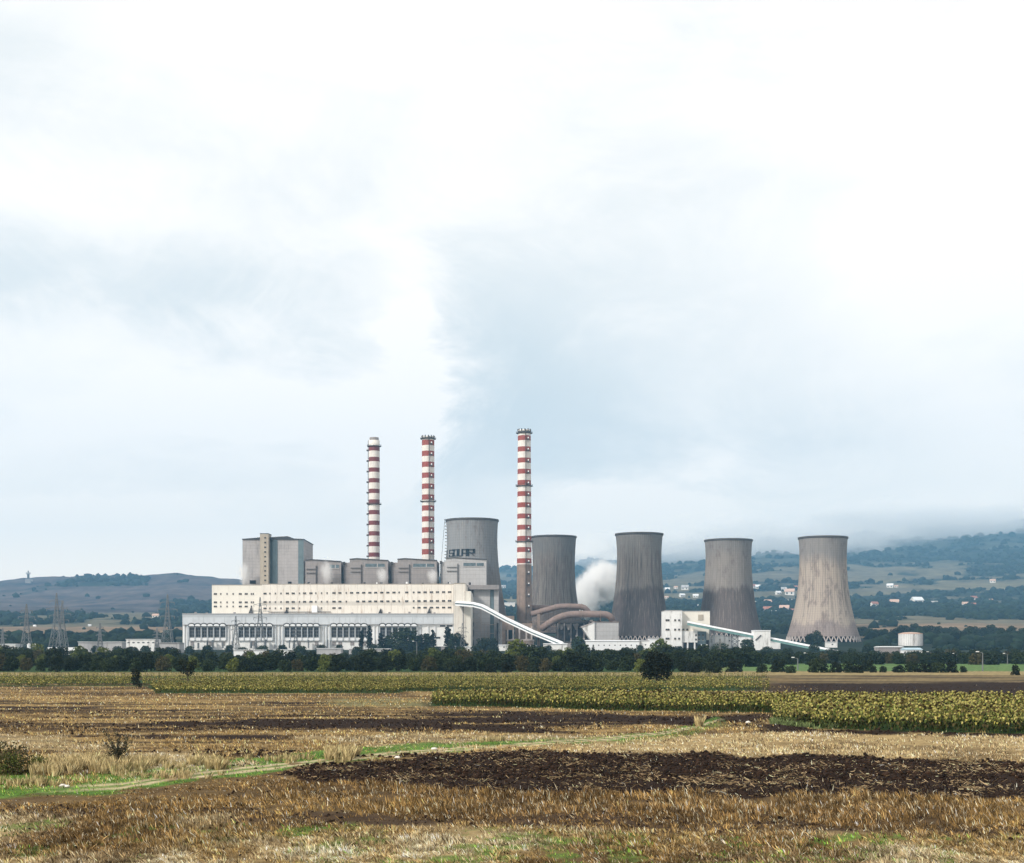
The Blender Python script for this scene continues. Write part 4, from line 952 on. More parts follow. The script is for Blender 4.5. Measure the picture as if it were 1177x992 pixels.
# ------------------------------------------------------------------ pylons, lamp posts, mast
def pylon_mb(h, w, t):
    b = MB(); L = []
    lv = [(0, w), (.28, w*.62), (.55, w*.32), (.70, w*.22), (1.0, .25)]
    for (f0, a0), (f1, a1) in zip(lv[:-1], lv[1:]):
        c0 = [Vector((sx*a0, sy*a0, f0*h)) for sx, sy in ((-1, -1), (1, -1), (1, 1), (-1, 1))]; c1 = [Vector((sx*a1, sy*a1, f1*h)) for sx, sy in ((-1, -1), (1, -1), (1, 1), (-1, 1))]
        for i in range(4):
            j = (i+1) % 4; b.bar(c0[i], c1[i], t); n = 2 if f0 < .5 else 3
            for k in range(n):
                a, a2 = c0[i].lerp(c1[i], k/n), c0[i].lerp(c1[i], (k+1)/n); d, d2 = c0[j].lerp(c1[j], k/n), c0[j].lerp(c1[j], (k+1)/n)
                b.bar(a, d2, t*.6); b.bar(d, a2, t*.6)
    return b
def pylon(p, ytop, Y, label, t=.34):
    g = G(p, Y); h = Z(ytop, Y)-g.z; root = thing('lattice_pylon', label, 'pylon', g, 'lattice power pylons')
    b = pylon_mb(h, h*.115, t); b.build('mast', M['lattice'], root, local=True)
    for f_, s_ in ((.62, .17), (.74, .23), (.86, .16)):
        a = MB(); z = f_*h
        for sg in (-1, 1):
            a.bar((0, 0, z+h*.03), (sg*s_*h*.75, 0, z), t*.8); a.bar((0, 0, z-h*.01), (sg*s_*h*.75, 0, z), t*.8)
            a.bar((sg*s_*h*.72, 0, z), (sg*s_*h*.72, 0, z-h*.04), t)
        a.build('crossarm', M['lattice'], root, local=True)
pylon(30.5, 694, 1010, 'pylon on the left nearest the two white silos')
pylon(65, 681.5, 1060, 'taller left pylon of the close pair left of the long greenhouse')
pylon(71.5, 690, 1090, 'shorter right pylon of the close pair left of the long greenhouse')
pylon(115, 716, 1000, 'short pylon over the long thin greenhouse roof')
pylon(192.5, 683, 1080, 'tall pylon just left of the turbine hall')
pylon(180.5, 722, 1040, 'short pylon beside the white windowed building')
pylon(299, 686.5, 1130, 'tall pylon in front of the cream block', .3)
pylon(271, 708, 1120, 'pylon in front of the gap after the first group of arches', .3)
pylon(531.5, 716, 900, 'short pylon in front of the cream stair tower', .2)
pylon(827.5, 734, 560, 'nearest small pylon before the trees under the conveyor trestles', .12)
pylon(3, 722, 980, 'pylon at the left edge of the photo')
pylon(340, 716, 1150, 'short pylon in front of the third group of arches', .25)
def lamp(p, ytop, ybot, Y, label, double=True):
    g = G(p, Y); g.z = min(g.z, Z(ybot, Y)); h = Z(ytop, Y)-g.z
    root = thing('street_lamp', label, 'street lamp', g, 'street lamps along the meadow road')
    b = MB(); b.tube([(0, 0, 0), (0, 0, h)], [.22, .13], 8); b.build('pole', M['lattice'], root, local=True)
    b = MB(); b.bar((0, 0, h), (-1.3 if double else 1.2, 0, h+.35), .14); hd = MB(); hd.box(-1.9, -1.1, -.25, .25, h+.25, h+.5)
    b.build('arm', M['lattice'], root, local=True); hd.build('lamp_head', M['whitec'], root, local=True)
for p, yt, yb_, Y_, lb in ((1070, 750, 763.5, 620, 'lamp post left of the others, under the pale blue roof'), (1099.5, 752, 765, 610, 'short lamp post second from left over the meadow'), (1129.5, 750.5, 773.5, 400, 'tallest lamp post, standing nearest over the meadow'),
                           (1158, 752, 766, 600, 'lamp post nearest the right edge'), (929, 751.5, 766, 590, 'dark lamp post below the pale beige tower'), (917, 757, 772, 430, 'thin post among the meadow shrubs'), (479, 738, 757, 600, 'thin lamp post in front of the trees below the plain end of the hall')):
    lamp(p, yt, yb_, Y_, lb)
Yh = 5300; g = G(32.5, Yh); hm = Z(656, Yh)-g.z
root = thing('hilltop_mast', 'dark telecom mast on the crest of the left hill', 'mast', g)
b = MB(); b.bar((0, 0, 0), (0, 0, hm*.75), 7); b.bar((0, 0, hm*.7), (0, 0, hm), 3.4); b.build('pole', M['steel'], root, local=True)
b = MB(); b.box(-10, 10, -5, 5, 0, hm*.33); b.box(8, 18, -4, 4, hm*.15, hm*.3); b.build('cabin', M['greyb'], root, local=True)
b = MB(); b.box(-8, 8, -3, 3, hm*.74, hm*.86); b.build('antenna_drum', M['greyl'], root, local=True)

# ------------------------------------------------------------------ trees
def crown_mesh(name, h, w, n, leaf, shape='round', base=.18, gap=0.0, nb=14, m='leaf', seed=0):
    r = np.random.default_rng(seed)
    cs = []; 
    for i in range(nb):
        t = (i+.5)/nb; a = i*2.4+r.random(); z = base+(.92-base)*t
        if shape == 'round': rad = w/2*math.sqrt(max(0, 1-((t-.42)/.62)**2))*.62; br = w*.26*(1-.35*t)
        elif shape == 'tall': rad = w*.16; br = w*.36*(1-.55*abs(t-.35))
        elif shape == 'cone': rad = w*.30*(1-t); br = w*.34*(1.05-t)
        elif shape == 'bush': rad = w/2*.66*math.sqrt(max(0, 1-t*t*.8)); br = w*.22
        else: rad = w*.36*r.random()**.5; br = w*.15
        cs.append((rad*math.cos(a), rad*math.sin(a), z*h, br*(.75+.5*r.random())))
    cs = np.array(cs); k = r.choice(nb, n, p=(cs[:, 3]**2)/np.sum(cs[:, 3]**2))
    d = r.normal(size=(n, 3)); d /= np.linalg.norm(d, axis=1)[:, None]
    rr = cs[k, 3]*(.55+.55*r.random(n)**.6); p = cs[k, :3]+d*rr[:, None]*np.array([1, 1, .8]); p[:, 2] = np.maximum(p[:, 2], .03*h)
    nrm = d+r.normal(size=(n, 3))*.7; nrm /= np.linalg.norm(nrm, axis=1)[:, None]
    u = np.cross(nrm, r.normal(size=(n, 3))); u /= np.linalg.norm(u, axis=1)[:, None]; v = np.cross(nrm, u)
    s = leaf*(.6+.8*r.random(n))[:, None]; q = np.stack([p-u*s-v*s*.3, p+u*s*.2-v*s*.8, p+u*s+v*s*.2, p-u*s*.1+v*s], 1).reshape(-1, 3)
    return mesh_np(name, q, np.arange(4*n), 4, M[m])
def trunk_mb(h, w, base, thick, limbs=5, seed=0):
    r = random.Random(seed); b = MB(); top = h*(base+.45)
    b.tube([(0, 0, -.3), (thick*.3, 0, h*base*.6), (0, thick*.4, h*base+.2), (thick*.5, 0, top)], [thick*1.15, thick*.9, thick*.7, thick*.2], 8)
    for k in range(limbs):
        a = k*2.4+r.random(); z = h*base*(.75+.5*r.random()); e = (math.cos(a)*w*.32, math.sin(a)*w*.32, z+h*(.25+.3*r.random()))
        b.tube([(0, 0, z), (e[0]*.5, e[1]*.5, z+(e[2]-z)*.45), e], [thick*.45, thick*.3, thick*.08], 5)
    return b
class Tree:
    def __init__(s, name, h, w, n, leaf, shape, base, m, seed, nb=14, thick=.25, limbs=5):
        s.name = name; s.h = h; s.w = w; s.cm = crown_mesh('crown', h, w, n, leaf, shape, base, 0, nb, m, seed)
        t = trunk_mb(h, w, base, thick, limbs, seed); me = bpy.data.meshes.new('trunk'); me.from_pydata(t.v, [], t.f); me.materials.append(M['bark']); me.update(); s.tm = me
    def put(s, loc, h, label, cat='tree', group=None, wf=1.0):
        k = h/s.h; r = thing(s.name, label, cat, loc, group); rot = random.uniform(0, 6.28)
        for nme, me in (('crown', s.cm), ('trunk', s.tm)):
            o = bpy.data.objects.new(nme, me); link(o); o.parent = r; o.scale = (k*wf, k*wf, k); o.rotation_euler = (0, 0, rot)
        return r
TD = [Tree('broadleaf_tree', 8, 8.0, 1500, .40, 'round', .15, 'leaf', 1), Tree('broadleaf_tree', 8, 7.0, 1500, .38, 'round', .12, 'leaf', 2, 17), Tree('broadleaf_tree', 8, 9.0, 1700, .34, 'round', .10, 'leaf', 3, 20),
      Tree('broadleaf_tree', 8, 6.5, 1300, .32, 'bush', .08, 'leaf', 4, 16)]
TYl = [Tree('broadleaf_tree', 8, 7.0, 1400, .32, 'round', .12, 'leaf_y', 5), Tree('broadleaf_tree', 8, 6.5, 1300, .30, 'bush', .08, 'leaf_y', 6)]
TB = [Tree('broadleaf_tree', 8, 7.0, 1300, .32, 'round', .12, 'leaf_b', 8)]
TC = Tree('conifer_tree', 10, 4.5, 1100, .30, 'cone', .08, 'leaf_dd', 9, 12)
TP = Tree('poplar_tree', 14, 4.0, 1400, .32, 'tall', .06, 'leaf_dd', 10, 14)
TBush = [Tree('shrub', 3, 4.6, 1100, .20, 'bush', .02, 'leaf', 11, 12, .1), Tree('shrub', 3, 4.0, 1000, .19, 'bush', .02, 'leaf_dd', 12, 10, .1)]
MARK = [(20, 'at the left edge of the photo'), (62, 'in front of the two white silos'), (145, 'in front of the left greenhouses and pylons'), (205, 'in front of the white windowed building'),
        (265, 'below the first group of arches'), (322, 'below the second group of arches'), (372, 'below the third group of arches'), (430, 'below the fourth group of arches'),
        (482, 'below the fifth group of arches'), (540, 'below the cream stair tower'), (575, 'below the grey annex'), (622, 'below the two brown drums'), (672, 'below the flue ducts'),
        (735, 'in front of the long windowed shed'), (765, 'near the lone dark field tree'), (820, 'below the white coal building'), (866, 'below the conveyor trestles'), (900, 'below the transfer tower'),
        (960, 'below the pale beige cooling tower'), (1030, 'left of the round white tank'), (1075, 'below the round white tank'), (1130, 'on the right between the lamp posts'), (1300, 'at the right edge of the photo')]
def where(px):
    for a, s in MARK:
        if px < a: return s
    return MARK[-1][1]
def depth(ybase): return H*F/(ybase-HY)
cnt = 0
# the long belt between the fields and the plant
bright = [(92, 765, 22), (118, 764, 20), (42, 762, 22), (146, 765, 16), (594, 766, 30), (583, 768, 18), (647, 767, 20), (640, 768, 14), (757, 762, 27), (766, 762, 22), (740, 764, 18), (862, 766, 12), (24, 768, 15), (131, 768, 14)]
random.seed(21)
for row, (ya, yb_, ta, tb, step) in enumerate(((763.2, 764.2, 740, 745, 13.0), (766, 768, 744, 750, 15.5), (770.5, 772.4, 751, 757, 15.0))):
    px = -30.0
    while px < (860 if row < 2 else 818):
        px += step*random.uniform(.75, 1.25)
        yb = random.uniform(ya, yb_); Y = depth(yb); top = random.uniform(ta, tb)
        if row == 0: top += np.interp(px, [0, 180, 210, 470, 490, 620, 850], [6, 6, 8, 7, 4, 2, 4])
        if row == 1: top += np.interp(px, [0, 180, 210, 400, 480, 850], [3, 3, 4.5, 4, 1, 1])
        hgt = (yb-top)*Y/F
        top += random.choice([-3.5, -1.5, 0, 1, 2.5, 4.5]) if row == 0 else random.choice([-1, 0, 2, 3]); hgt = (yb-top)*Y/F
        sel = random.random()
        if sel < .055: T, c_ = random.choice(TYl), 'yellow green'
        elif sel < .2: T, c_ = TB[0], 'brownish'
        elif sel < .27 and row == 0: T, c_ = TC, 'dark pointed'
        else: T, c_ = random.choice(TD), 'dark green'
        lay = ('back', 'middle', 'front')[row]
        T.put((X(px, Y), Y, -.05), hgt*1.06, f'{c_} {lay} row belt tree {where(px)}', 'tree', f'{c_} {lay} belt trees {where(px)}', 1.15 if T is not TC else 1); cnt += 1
for p, yb, hp in bright:
    Y = depth(yb)-3; random.choice(TYl).put((X(p, Y), Y, -.05), hp*Y/F, f'brightest yellow green tree {where(p)}', 'tree', f'brightest belt trees {where(p)}', 1.1); cnt += 1
# single round bushes at the foot of the belt
for p, yb, hp, T in ((521, 772.6, 12, 0), (563, 773, 10, 1), (583, 773.2, 11, 1), (612, 772.5, 9, 0), (845, 772.5, 14, 1), (820, 773.5, 13, 0), (797, 773, 12, 1), (876, 773, 9, 0), (895, 772.6, 13, 0)):
    Y = depth(yb); TBush[T].put((X(p, Y), Y, -.03), hp*Y/F, f'rounded bush at the belt foot {where(p)}', 'bush', f'rounded bushes {where(p)}'); cnt += 1
# meadow shrubs on the right
for i, (p, yb, hp, wf, lb) in enumerate(((940, 773, 15.5, 1.0, 'largest dark meadow shrub under the pale beige tower'), (961, 773, 11.5, 1.0, 'second meadow shrub right of the largest one'), (975, 773.3, 12, .8, 'narrow meadow shrub in the row right of the largest one'),
        (986, 773.4, 9, 1.1, 'low wide meadow shrub joined to a narrow one'), (997, 772, 13, .8, 'tall meadow shrub at the right end of the first row'), (1004.5, 773, 7, .8, 'small round meadow shrub left of a bare gap'), (1015, 773, 7, .8, 'small round meadow shrub below the long white roof'),
        (1033, 773, 8, 1.4, 'low wide meadow shrub below the round white tank'), (1048, 772.6, 12, 1, 'dark meadow shrub under the pale blue roof'), (1063, 773, 10, 1.4, 'wide dark meadow shrub beside the left lamp post'), (1078, 773, 11, 1.2, 'wide dark meadow shrub right of the left lamp post'),
        (1093, 773, 11.5, .95, 'rounded meadow shrub between two lamp posts'), (1107, 773, 7, .8, 'small meadow shrub left of the tallest lamp post'), (1167, 776, 11, .7, 'narrow meadow shrub near the right edge'), (909, 773.5, 8, 1, 'brownish small shrub left of the thin post'))):
    Y = depth(yb); TBush[i % 2].put((X(p, Y), Y, -.03), hp*Y/F, lb, 'bush', None, wf); cnt += 1
# mid-distance trees around the plant and behind the meadow
random.seed(5)
for k in range(62):
    px = 815+k*6.3+random.uniform(-3, 3); Y = random.uniform(575, 640) if k % 2 else random.uniform(680, 800)
    g = G(px, Y); top = (random.uniform(749, 754) if k % 2 else random.uniform(744, 749)) + (5 if px < 985 else (4 if px < 1075 else 0))
    T = random.choice(TD+TBush[:1]) if random.random() < .9 else TB[0]
    T.put(g-Vector((0, 0, .2)), max(Z(top, Y)-g.z, 5), f'dark {"meadow edge" if k % 2 else "back wood"} tree {where(px)}', 'tree', f'{"meadow edge" if k % 2 else "meadow wood"} trees {where(px)}', 1.35); cnt += 1
for k in range(56):
    px = -20+k*21.6+random.uniform(-8, 8); Y = random.uniform(900, 1120)
    if 575 < px < 700 and k % 2: continue
    g = G(px, Y); top = 741+random.uniform(-2, 4)+(3 if 205 < px < 400 else 0)+(2 if 560 < px < 760 else 0)+(0 if px < 870 else 9)+(3 if px < 205 else 0)
    T = random.choice(TD)
    T.put(g-Vector((0, 0, .3)), max(Z(top, Y)-g.z, 6), f'dark tree inside the plant grounds {where(px)}', 'tree', f'plant ground trees {where(px)}', 1.4); cnt += 1
for k in range(36):
    px = 880+k*8.6+random.uniform(-4, 4); Y = random.uniform(1400, 1650); g = G(px, Y)
    if 1030 < px < 1062 or px < 985: Y = 1700; g = G(px, Y)
    random.choice(TD).put(g-Vector((0, 0, .3)), random.uniform(9, 13), f'dark far hedge tree {where(px)}', 'tree', f'far hedge trees {where(px)}', 1.3); cnt += 1
for T, p, yt, Y, wf, lb in ((TP, 424.5, 717, 1130, .8, 'slim dark poplar in front of the fourth group of arches'), (TP, 415.5, 722, 1135, .8, 'short poplar left of the slim dark one'), (TP, 438, 726, 1120, 1.1, 'dark poplar left of the fifth group of arches'),
        (TD[1], 446, 731, 1125, .9, 'round tree between the dark poplar and the widest tree'), (TD[2], 466, 722, 1110, 1.25, 'widest dark tree, in front of the fifth group of arches'), (TD[0], 488, 728, 1115, 1.0, 'dark tree left of a slim pointed one near the hall end'),
        (TP, 498, 722, 1110, .8, 'slim pointed dark tree near the plain end of the hall'), (TP, 515, 718.5, 1105, 1.1, 'tallest dark poplar at the foot of the stair tower'), (TD[1], 524, 728, 1100, 1, 'round dark tree right of the tallest poplar'),
        (TC, 532, 726, 1095, 1.4, 'dark pointed conifer in front of the short pylon'), (TD[2], 556, 733, 1090, 1.1, 'round dark tree below the grey annex'), (TD[0], 566, 733, 1100, .8, 'small round dark tree left of the brown concrete block'),
        (TD[1], 665, 732, 1100, 1.15, 'round dark tree left of the long windowed shed'), (TC, 832, 738, 1100, 1.5, 'pointed dark tree under the right conveyor bridge'), (TD[0], 859, 734.5, 1120, 1.1, 'dark tree just left of the transfer tower'),
        (TD[2], 939, 724.5, 1290, .7, 'dark tree in front of the pale beige cooling tower'), (TD[0], 931, 728, 1290, .7, 'smaller dark tree left of the one before the beige tower'), (TC, 682, 739, 900, 1.2, 'pointed dark conifer before the long windowed shed')):
    g = G(p, Y); T.put(g-Vector((0, 0, .3)), Z(yt, Y)-g.z, lb, 'tree', None, wf); cnt += 1
# lone field trees and shrubs
Tl = Tree('broadleaf_tree', 5.4, 5.2, 3000, .15, 'round', .20, 'leaf_dd', 31, 20, .15)
Y = depth(784.8); Tl.put((X(755, Y), Y, 0), 36*Y/F, 'lone round very dark tree standing in the sunflower rows', 'tree', None, 1.08)
Ts = Tree('young_tree', 4.2, 3.6, 1300, .10, 'sparse', .42, 'leaf_dd', 33, 16, .09, 9)
Y = depth(785.6); Ts.put((X(216, Y), Y, 0), 27.5*Y/F, 'sparse brownish young tree on a thin stem at the field edge', 'tree')
Tq = Tree('sapling', 3.2, 2.4, 1100, .09, 'sparse', .12, 'leaf_dd', 35, 16, .06, 8)
Y = depth(790.5); Tq.put((X(156.5, Y), Y, 0), 22.5*Y/F, 'short ragged sapling left of the sparse young tree', 'tree')
def weed(p, yb, hp, label, wpx, dense, lcol, name='thistle_bush'):
    Y = depth(yb); h = hp*Y/F; w_ = wpx*Y/F; root = thing(name, label, 'bush', (X(p, Y), Y, 0)); b = MB(); r = random.Random(int(p)); tips = []
    for k in range(dense):
        a = r.uniform(0, 6.28); l = r.uniform(.2, 1)**.6; e = Vector((math.cos(a)*w_/2*l, math.sin(a)*w_/2*l, h*(1.05-.6*l*r.random()))); m_ = e*.5+Vector((0, 0, h*.08))
        z_ = h*r.uniform(.12, .5); e = Vector((math.cos(a)*w_/2*r.uniform(.5, 1.1), math.sin(a)*w_/2, z_+h*r.uniform(.05, .55))); m_ = Vector((e.x*.45, e.y*.45, z_+(e.z-z_)*.4)); b.tube([(0, 0, -.05), (0, 0, z_), m_, e], [.02, .014, .010, .004], 4)
        for t in np.linspace(.25, 1, 6):
            q = m_.lerp(e, t) if t > .5 else m_*(.4+t)
            tips.append(q)
    b.build('stems', M['bark'], root, local=True)
    pp = np.array([tuple(q) for q in tips]); n = 3; pp = np.repeat(pp, n, 0)+rng.normal(size=(len(pp)*n, 3))*h*.02
    N = len(pp); u = rng.normal(size=(N, 3)); u /= np.linalg.norm(u, axis=1)[:, None]; v = np.cross(u, rng.normal(size=(N, 3))); v /= np.linalg.norm(v, axis=1)[:, None]
    s = h*.026; q = np.stack([pp-u*s, pp+v*s*.45, pp+u*s, pp-v*s*.45], 1).reshape(-1, 3)
    mkobj('leaves', mesh_np('leaves', q, np.arange(4*N), 4, M[lcol]), root)
weed(135, 882, 44, 'spiky dark green weed bush beside the tall dry grass on the left', 34, 60, 'leaf')
Y = depth(889); Tw = Tree('wild_bush', 1.2, 2.1, 900, .055, 'bush', .02, 'leaf_y', 41, 12, .03)
Tw2 = Tree('wild_bush', 1.2, 2.1, 1000, .05, 'bush', .02, 'leaf_b', 42, 14, .03)
Tw2.put((X(6, Y), Y+.3, 0), 33*Y/F, 'big dark wild bush with yellowing leaves at the left edge', 'bush', None, 1.0)
Tw.put((X(14, Y), Y-.2, 0), 25*Y/F, 'yellowing bush in front of the big dark bush at the left edge', 'bush', None, .7)
Y = depth(886); Tw.put((X(43, Y), Y, 0), 17*Y/F, 'small yellowing bush right of the big dark bush at the left edge', 'bush', None, 1.0)
Tw2.put((X(38, Y), Y+.5, 0), 14*Y/F, 'low dark bush behind the small yellowing bush', 'bush', None, .8)

# far woodland and hedges: one mass of small crowns
def icos(sub):
    bm = bmesh.new(); bmesh.ops.create_icosphere(bm, subdivisions=sub, radius=1); v = np.array([q.co[:] for q in bm.verts]); f = np.array([[l.index for l in p.verts] for p in bm.faces]); bm.free(); return v, f
def lumps(name, P3, S, colr, m, sub=1, seed=1, squash=.8, jit=.35, smooth=False):
    r = np.random.default_rng(seed); v, f = icos(sub); N = len(P3); nv = len(v)
    q = v[None]*(1+jit*(r.random((N, nv, 1))-.5)*2)*S[:, None, None]
    q[..., 2] *= squash; q = q+P3[:, None]
    faces = (f[None]+(np.arange(N)*nv)[:, None, None]).reshape(-1)
    return mesh_np(name, q.reshape(-1, 3), faces, 3, m, np.repeat(colr, nv, 0), smooth)
r = np.random.default_rng(3)
N = 100000; px = r.uniform(-120, 1300, N); Yv = 1180*np.exp(r.random(N)**.9*math.log(9000/1180)); xs = (px-CX)*Yv/F; z = gz(xs, Yv); P_, Q_ = proj(xs, Yv, z)
fc, wd = far_cover(P_, Q_, xs, Yv)
keep = r.random(N) < (wd**3*.42+.004)*np.interp(Yv, [1500, 2500, 9000], [.6, 1, 1])
keep &= ~((Yv < 1700) & (P_ > 196) & (P_ < 1000))
keep &= ~((np.abs(P_-1046) < 24) & (Yv < 1330)); keep &= ~((P_ < 300) & (Yv > 5450)) | (r.random(N) < .05)
xs, Yv, z, wd = xs[keep], Yv[keep], z[keep], wd[keep]
S = (2.4+r.random(len(xs))**2*6.5)*np.interp(Yv, [1500, 5000, 9000], [1, 1.6, 2.6])
colr = np.array((.013, .022, .013))*(.5+1.0*r.random((len(xs), 1)))
tag(mkobj('distant_woodland', lumps('distant_woodland', np.stack([xs, Yv, z+S*.35], -1), S, colr, M['wood_far'], 1, 3, .75, .35)), 'woods, hedges and orchards far off on the valley slopes', 'woodland', kind='stuff')
print('trees', cnt, 'far', len(xs))

# ------------------------------------------------------------------ village houses far off
def house_mesh():
    w = MB(); w.box(-.5, .5, -.35, .35, -.3, .45); w.add([(-.5, -.35, .45), (-.5, .35, .45), (-.5, 0, .72)], [(0, 2, 1)]); w.add([(.5, -.35, .45), (.5, .35, .45), (.5, 0, .72)], [(0, 1, 2)])
    rf = MB()
    for s in (-1, 1): rf.add([(-.56, s*.42, .38), (.56, s*.42, .38), (.56, 0, .76), (-.56, 0, .76), (-.56, s*.42, .43), (.56, s*.42, .43), (.56, 0, .81), (-.56, 0, .81)], [(0, 1, 2, 3), (4, 7, 6, 5), (0, 4, 5, 1), (0, 3, 7, 4), (1, 5, 6, 2)])
    def mk(b, n, m):
        me = bpy.data.meshes.new(n); me.from_pydata(b.v, [], b.f); me.materials.append(M[m]); me.update(); return me
    ws = MB()
    ws.box(-.08, .08, -.365, -.351, .08, .32)
    return mk(w, 'wall', 'housew'), {k: mk(rf, 'roof', k) for k in ('tile', 'rooforange', 'whitec', 'greyl')}, mk(ws, 'windows', 'glass')
HW, HR, HG = house_mesh()
houses = [(1005, 696, 9, 'tile', 'leftmost red roofed house of the village right of the cooling towers'), (1015.5, 696, 7, 'tile', 'second red roofed house of the village row'), (1028, 695, 11, 'rooforange', 'long pale orange roofed house of the village row'), (1039.5, 696, 5, 'whitec', 'tiny white house right of the long orange roofed one'),
 (1054, 694, 14, 'whitec', 'widest white roofed house of the village row'), (1074, 695, 8, 'greyl', 'tall pale house with dark windows in the village middle'), (1083, 696, 5, 'tile', 'small house right of the tall pale one'), (1109.5, 696, 8, 'rooforange', 'orange roofed house in the right half of the village row'), (1119, 696, 6, 'tile', 'small red roofed house at the right end of the village row'),
 (1119, 689, 8, 'tile', 'red roofed house standing above the village row'), (1138, 692, 7, 'rooforange', 'white walled house right of the village on its own'), (1141, 669, 7, 'rooforange', 'single house on the pale field high on the right'), (1023, 675, 8, 'whitec', 'white house in the upper hamlet beyond the dark wedge of wood'), (1030, 675, 5, 'rooforange', 'small house beside the white one in the upper hamlet'), (1157, 678, 4, 'whitec', 'tiny white house far right on the pale field'),
 (865.5, 675, 8, 'tile', 'red roofed house at the right flank of the two tone tower'), (872, 676.5, 8, 'whitec', 'white house joined to the red one beside the two tone tower'), (894.5, 682.5, 7, 'whitec', 'left white house of the hamlet between the two right towers'), (908, 683, 12, 'rooforange', 'large orange roofed house of the hamlet between the two right towers'), (901, 678.5, 7, 'greyl', 'grey roofed house above the large orange roofed one'), (914, 676, 6, 'tile', 'red roofed house touching the left flank of the beige tower'),
 (870.5, 695, 7, 'whitec', 'white house low beside the two tone tower'), (882.5, 694, 9, 'rooforange', 'orange roofed house in the lower hamlet between the right towers'), (908, 691, 5, 'whitec', 'tiny white gabled house between the right towers'), (882.5, 703, 11, 'tile', 'big red roofed farmhouse in the dark wood between the right towers'), (901.5, 702, 12, 'rooforange', 'long orange roofed house between the right towers'), (911, 702.5, 6, 'tile', 'red roofed house against the beige tower edge'), (889.5, 705, 6, 'whitec', 'small white house in front of the big red roofed farmhouse'),
 (767, 678, 6, 'whitec', 'left white house of the hamlet left of the two tone tower'), (777, 676, 5, 'rooforange', 'small orange roofed house of the hamlet left of the two tone tower'), (787.5, 677, 9, 'greyl', 'wide pale house of the hamlet left of the two tone tower'), (784, 686, 7, 'whitec', 'white house below the hamlet left of the two tone tower'), (799.5, 686, 7, 'whitec', 'white house nearest the left flank of the two tone tower'), (766, 688, 5, 'rooforange', 'small house beside the flank of the dark based tower'), (802, 698, 6, 'whitec', 'small white house low at the left flank of the two tone tower'), (693, 690, 8, 'rooforange', 'orange roofed house in the gap behind the white steam'),
 (589, 669, 5, 'whitec', 'white house high in the gap left of the tall chimney'), (578.5, 675.5, 6, 'greyl', 'grey house in the gap beside the wide lettered tower'), (51, 716, 7, 'whitec', 'white farmhouse in the dark trees on the left slope'), (40, 720, 4, 'whitec', 'small white hut below the left slope farmhouse'), (24, 718.5, 5, 'greyl', 'grey barn left of the small white hut'), (103, 719.5, 4, 'whitec', 'tiny white hut above the tan strip on the left'), (179, 709.5, 8, 'rooforange', 'pale farmhouse left of the turbine hall on the slope')]
for p, y, wpx, rm, lb in houses:
    Y = solveY(p, y)-25; g = G(p, Y); s = wpx*.85*Y/F; root = thing('village_house', lb, 'house', g, 'far village houses'); a = random.uniform(-.5, .5)
    for n, me, ox in (('wall', HW, 0), ('roof', HR[rm], 0), ('window', HG, -.27), ('window', HG, .25)):
        o = mkobj(n, me, root, (ox*s*math.cos(a), ox*s*math.sin(a), 0)); o.scale = (s, s*.9, s*.85); o.rotation_euler = (0, 0, a)

# ------------------------------------------------------------------ sunflowers
def sunflower_verts(seed, hh=1.6, detail=True):
    r = np.random.default_rng(seed); v = []; f = []; c = []
    def quad(p, col):
        o = len(v); v.extend(p); f.append((o, o+1, o+2, o+3)); c.extend([col]*4)
    st = (.10, .13, .03); 
    lean = r.normal(size=2)*.05
    t0 = np.array([lean[0], lean[1], hh])
    for d in (np.array([.018, 0, 0]), np.array([0, .018, 0])): quad([-d, d, t0+d, t0-d], st)
    leafc = [(.045, .07, .018), (.08, .105, .022), (.28, .25, .06), (.42, .36, .12), (.11, .085, .03), (.19, .20, .05)]
    n = 9 if detail else 4
    for i in range(n):
        z = hh*(.12+.82*(i+.5)/n); a = i*2.4+r.random(); L = (.20+.12*r.random())*(1.25 if not detail else 1); d = np.array([math.cos(a), math.sin(a), 0]); s = np.array([-d[1], d[0], 0])*L*.42; b = np.array([lean[0]*z/hh, lean[1]*z/hh, z])
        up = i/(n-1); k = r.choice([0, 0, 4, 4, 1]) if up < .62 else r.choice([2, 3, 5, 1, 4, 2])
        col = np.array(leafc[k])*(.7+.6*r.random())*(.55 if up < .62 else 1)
        m_ = b+d*L*.55+np.array([0, 0, .03]); e = b+d*L+np.array([0, 0, -.10-.14*r.random()])
        quad([b-s*.15, b+s*.15, m_+s, m_-s], col); quad([m_-s, m_+s, e+s*.35, e-s*.35], col)
    a = r.uniform(0, 6.28); d = np.array([math.cos(a), math.sin(a), -.9]); d /= np.linalg.norm(d); u = np.cross(d, [0, 0, 1]); u /= np.linalg.norm(u); w_ = np.cross(d, u); R_h = .13
    ctr = t0+d*.08+np.array([0, 0, -.03]); hc = r.choice([0, 1, 2]); hcol = [(.06, .035, .02), (.34, .28, .09), (.10, .06, .03)][hc]
    ring = [ctr+R_h*(math.cos(k*math.pi/3)*u+math.sin(k*math.pi/3)*w_) for k in range(6)]
    quad([ring[0], ring[1], ring[2], ring[3]], hcol); quad([ring[0], ring[3], ring[4], ring[5]], hcol)
    bk = [q-d*.07+(q-ctr)*-.35 for q in ring]; bc = (.36, .33, .10)
    quad([bk[0], bk[1], bk[2], bk[3]], bc); quad([bk[0], bk[3], bk[4], bk[5]], bc)
    return np.array(v), np.array(f), np.array(c)
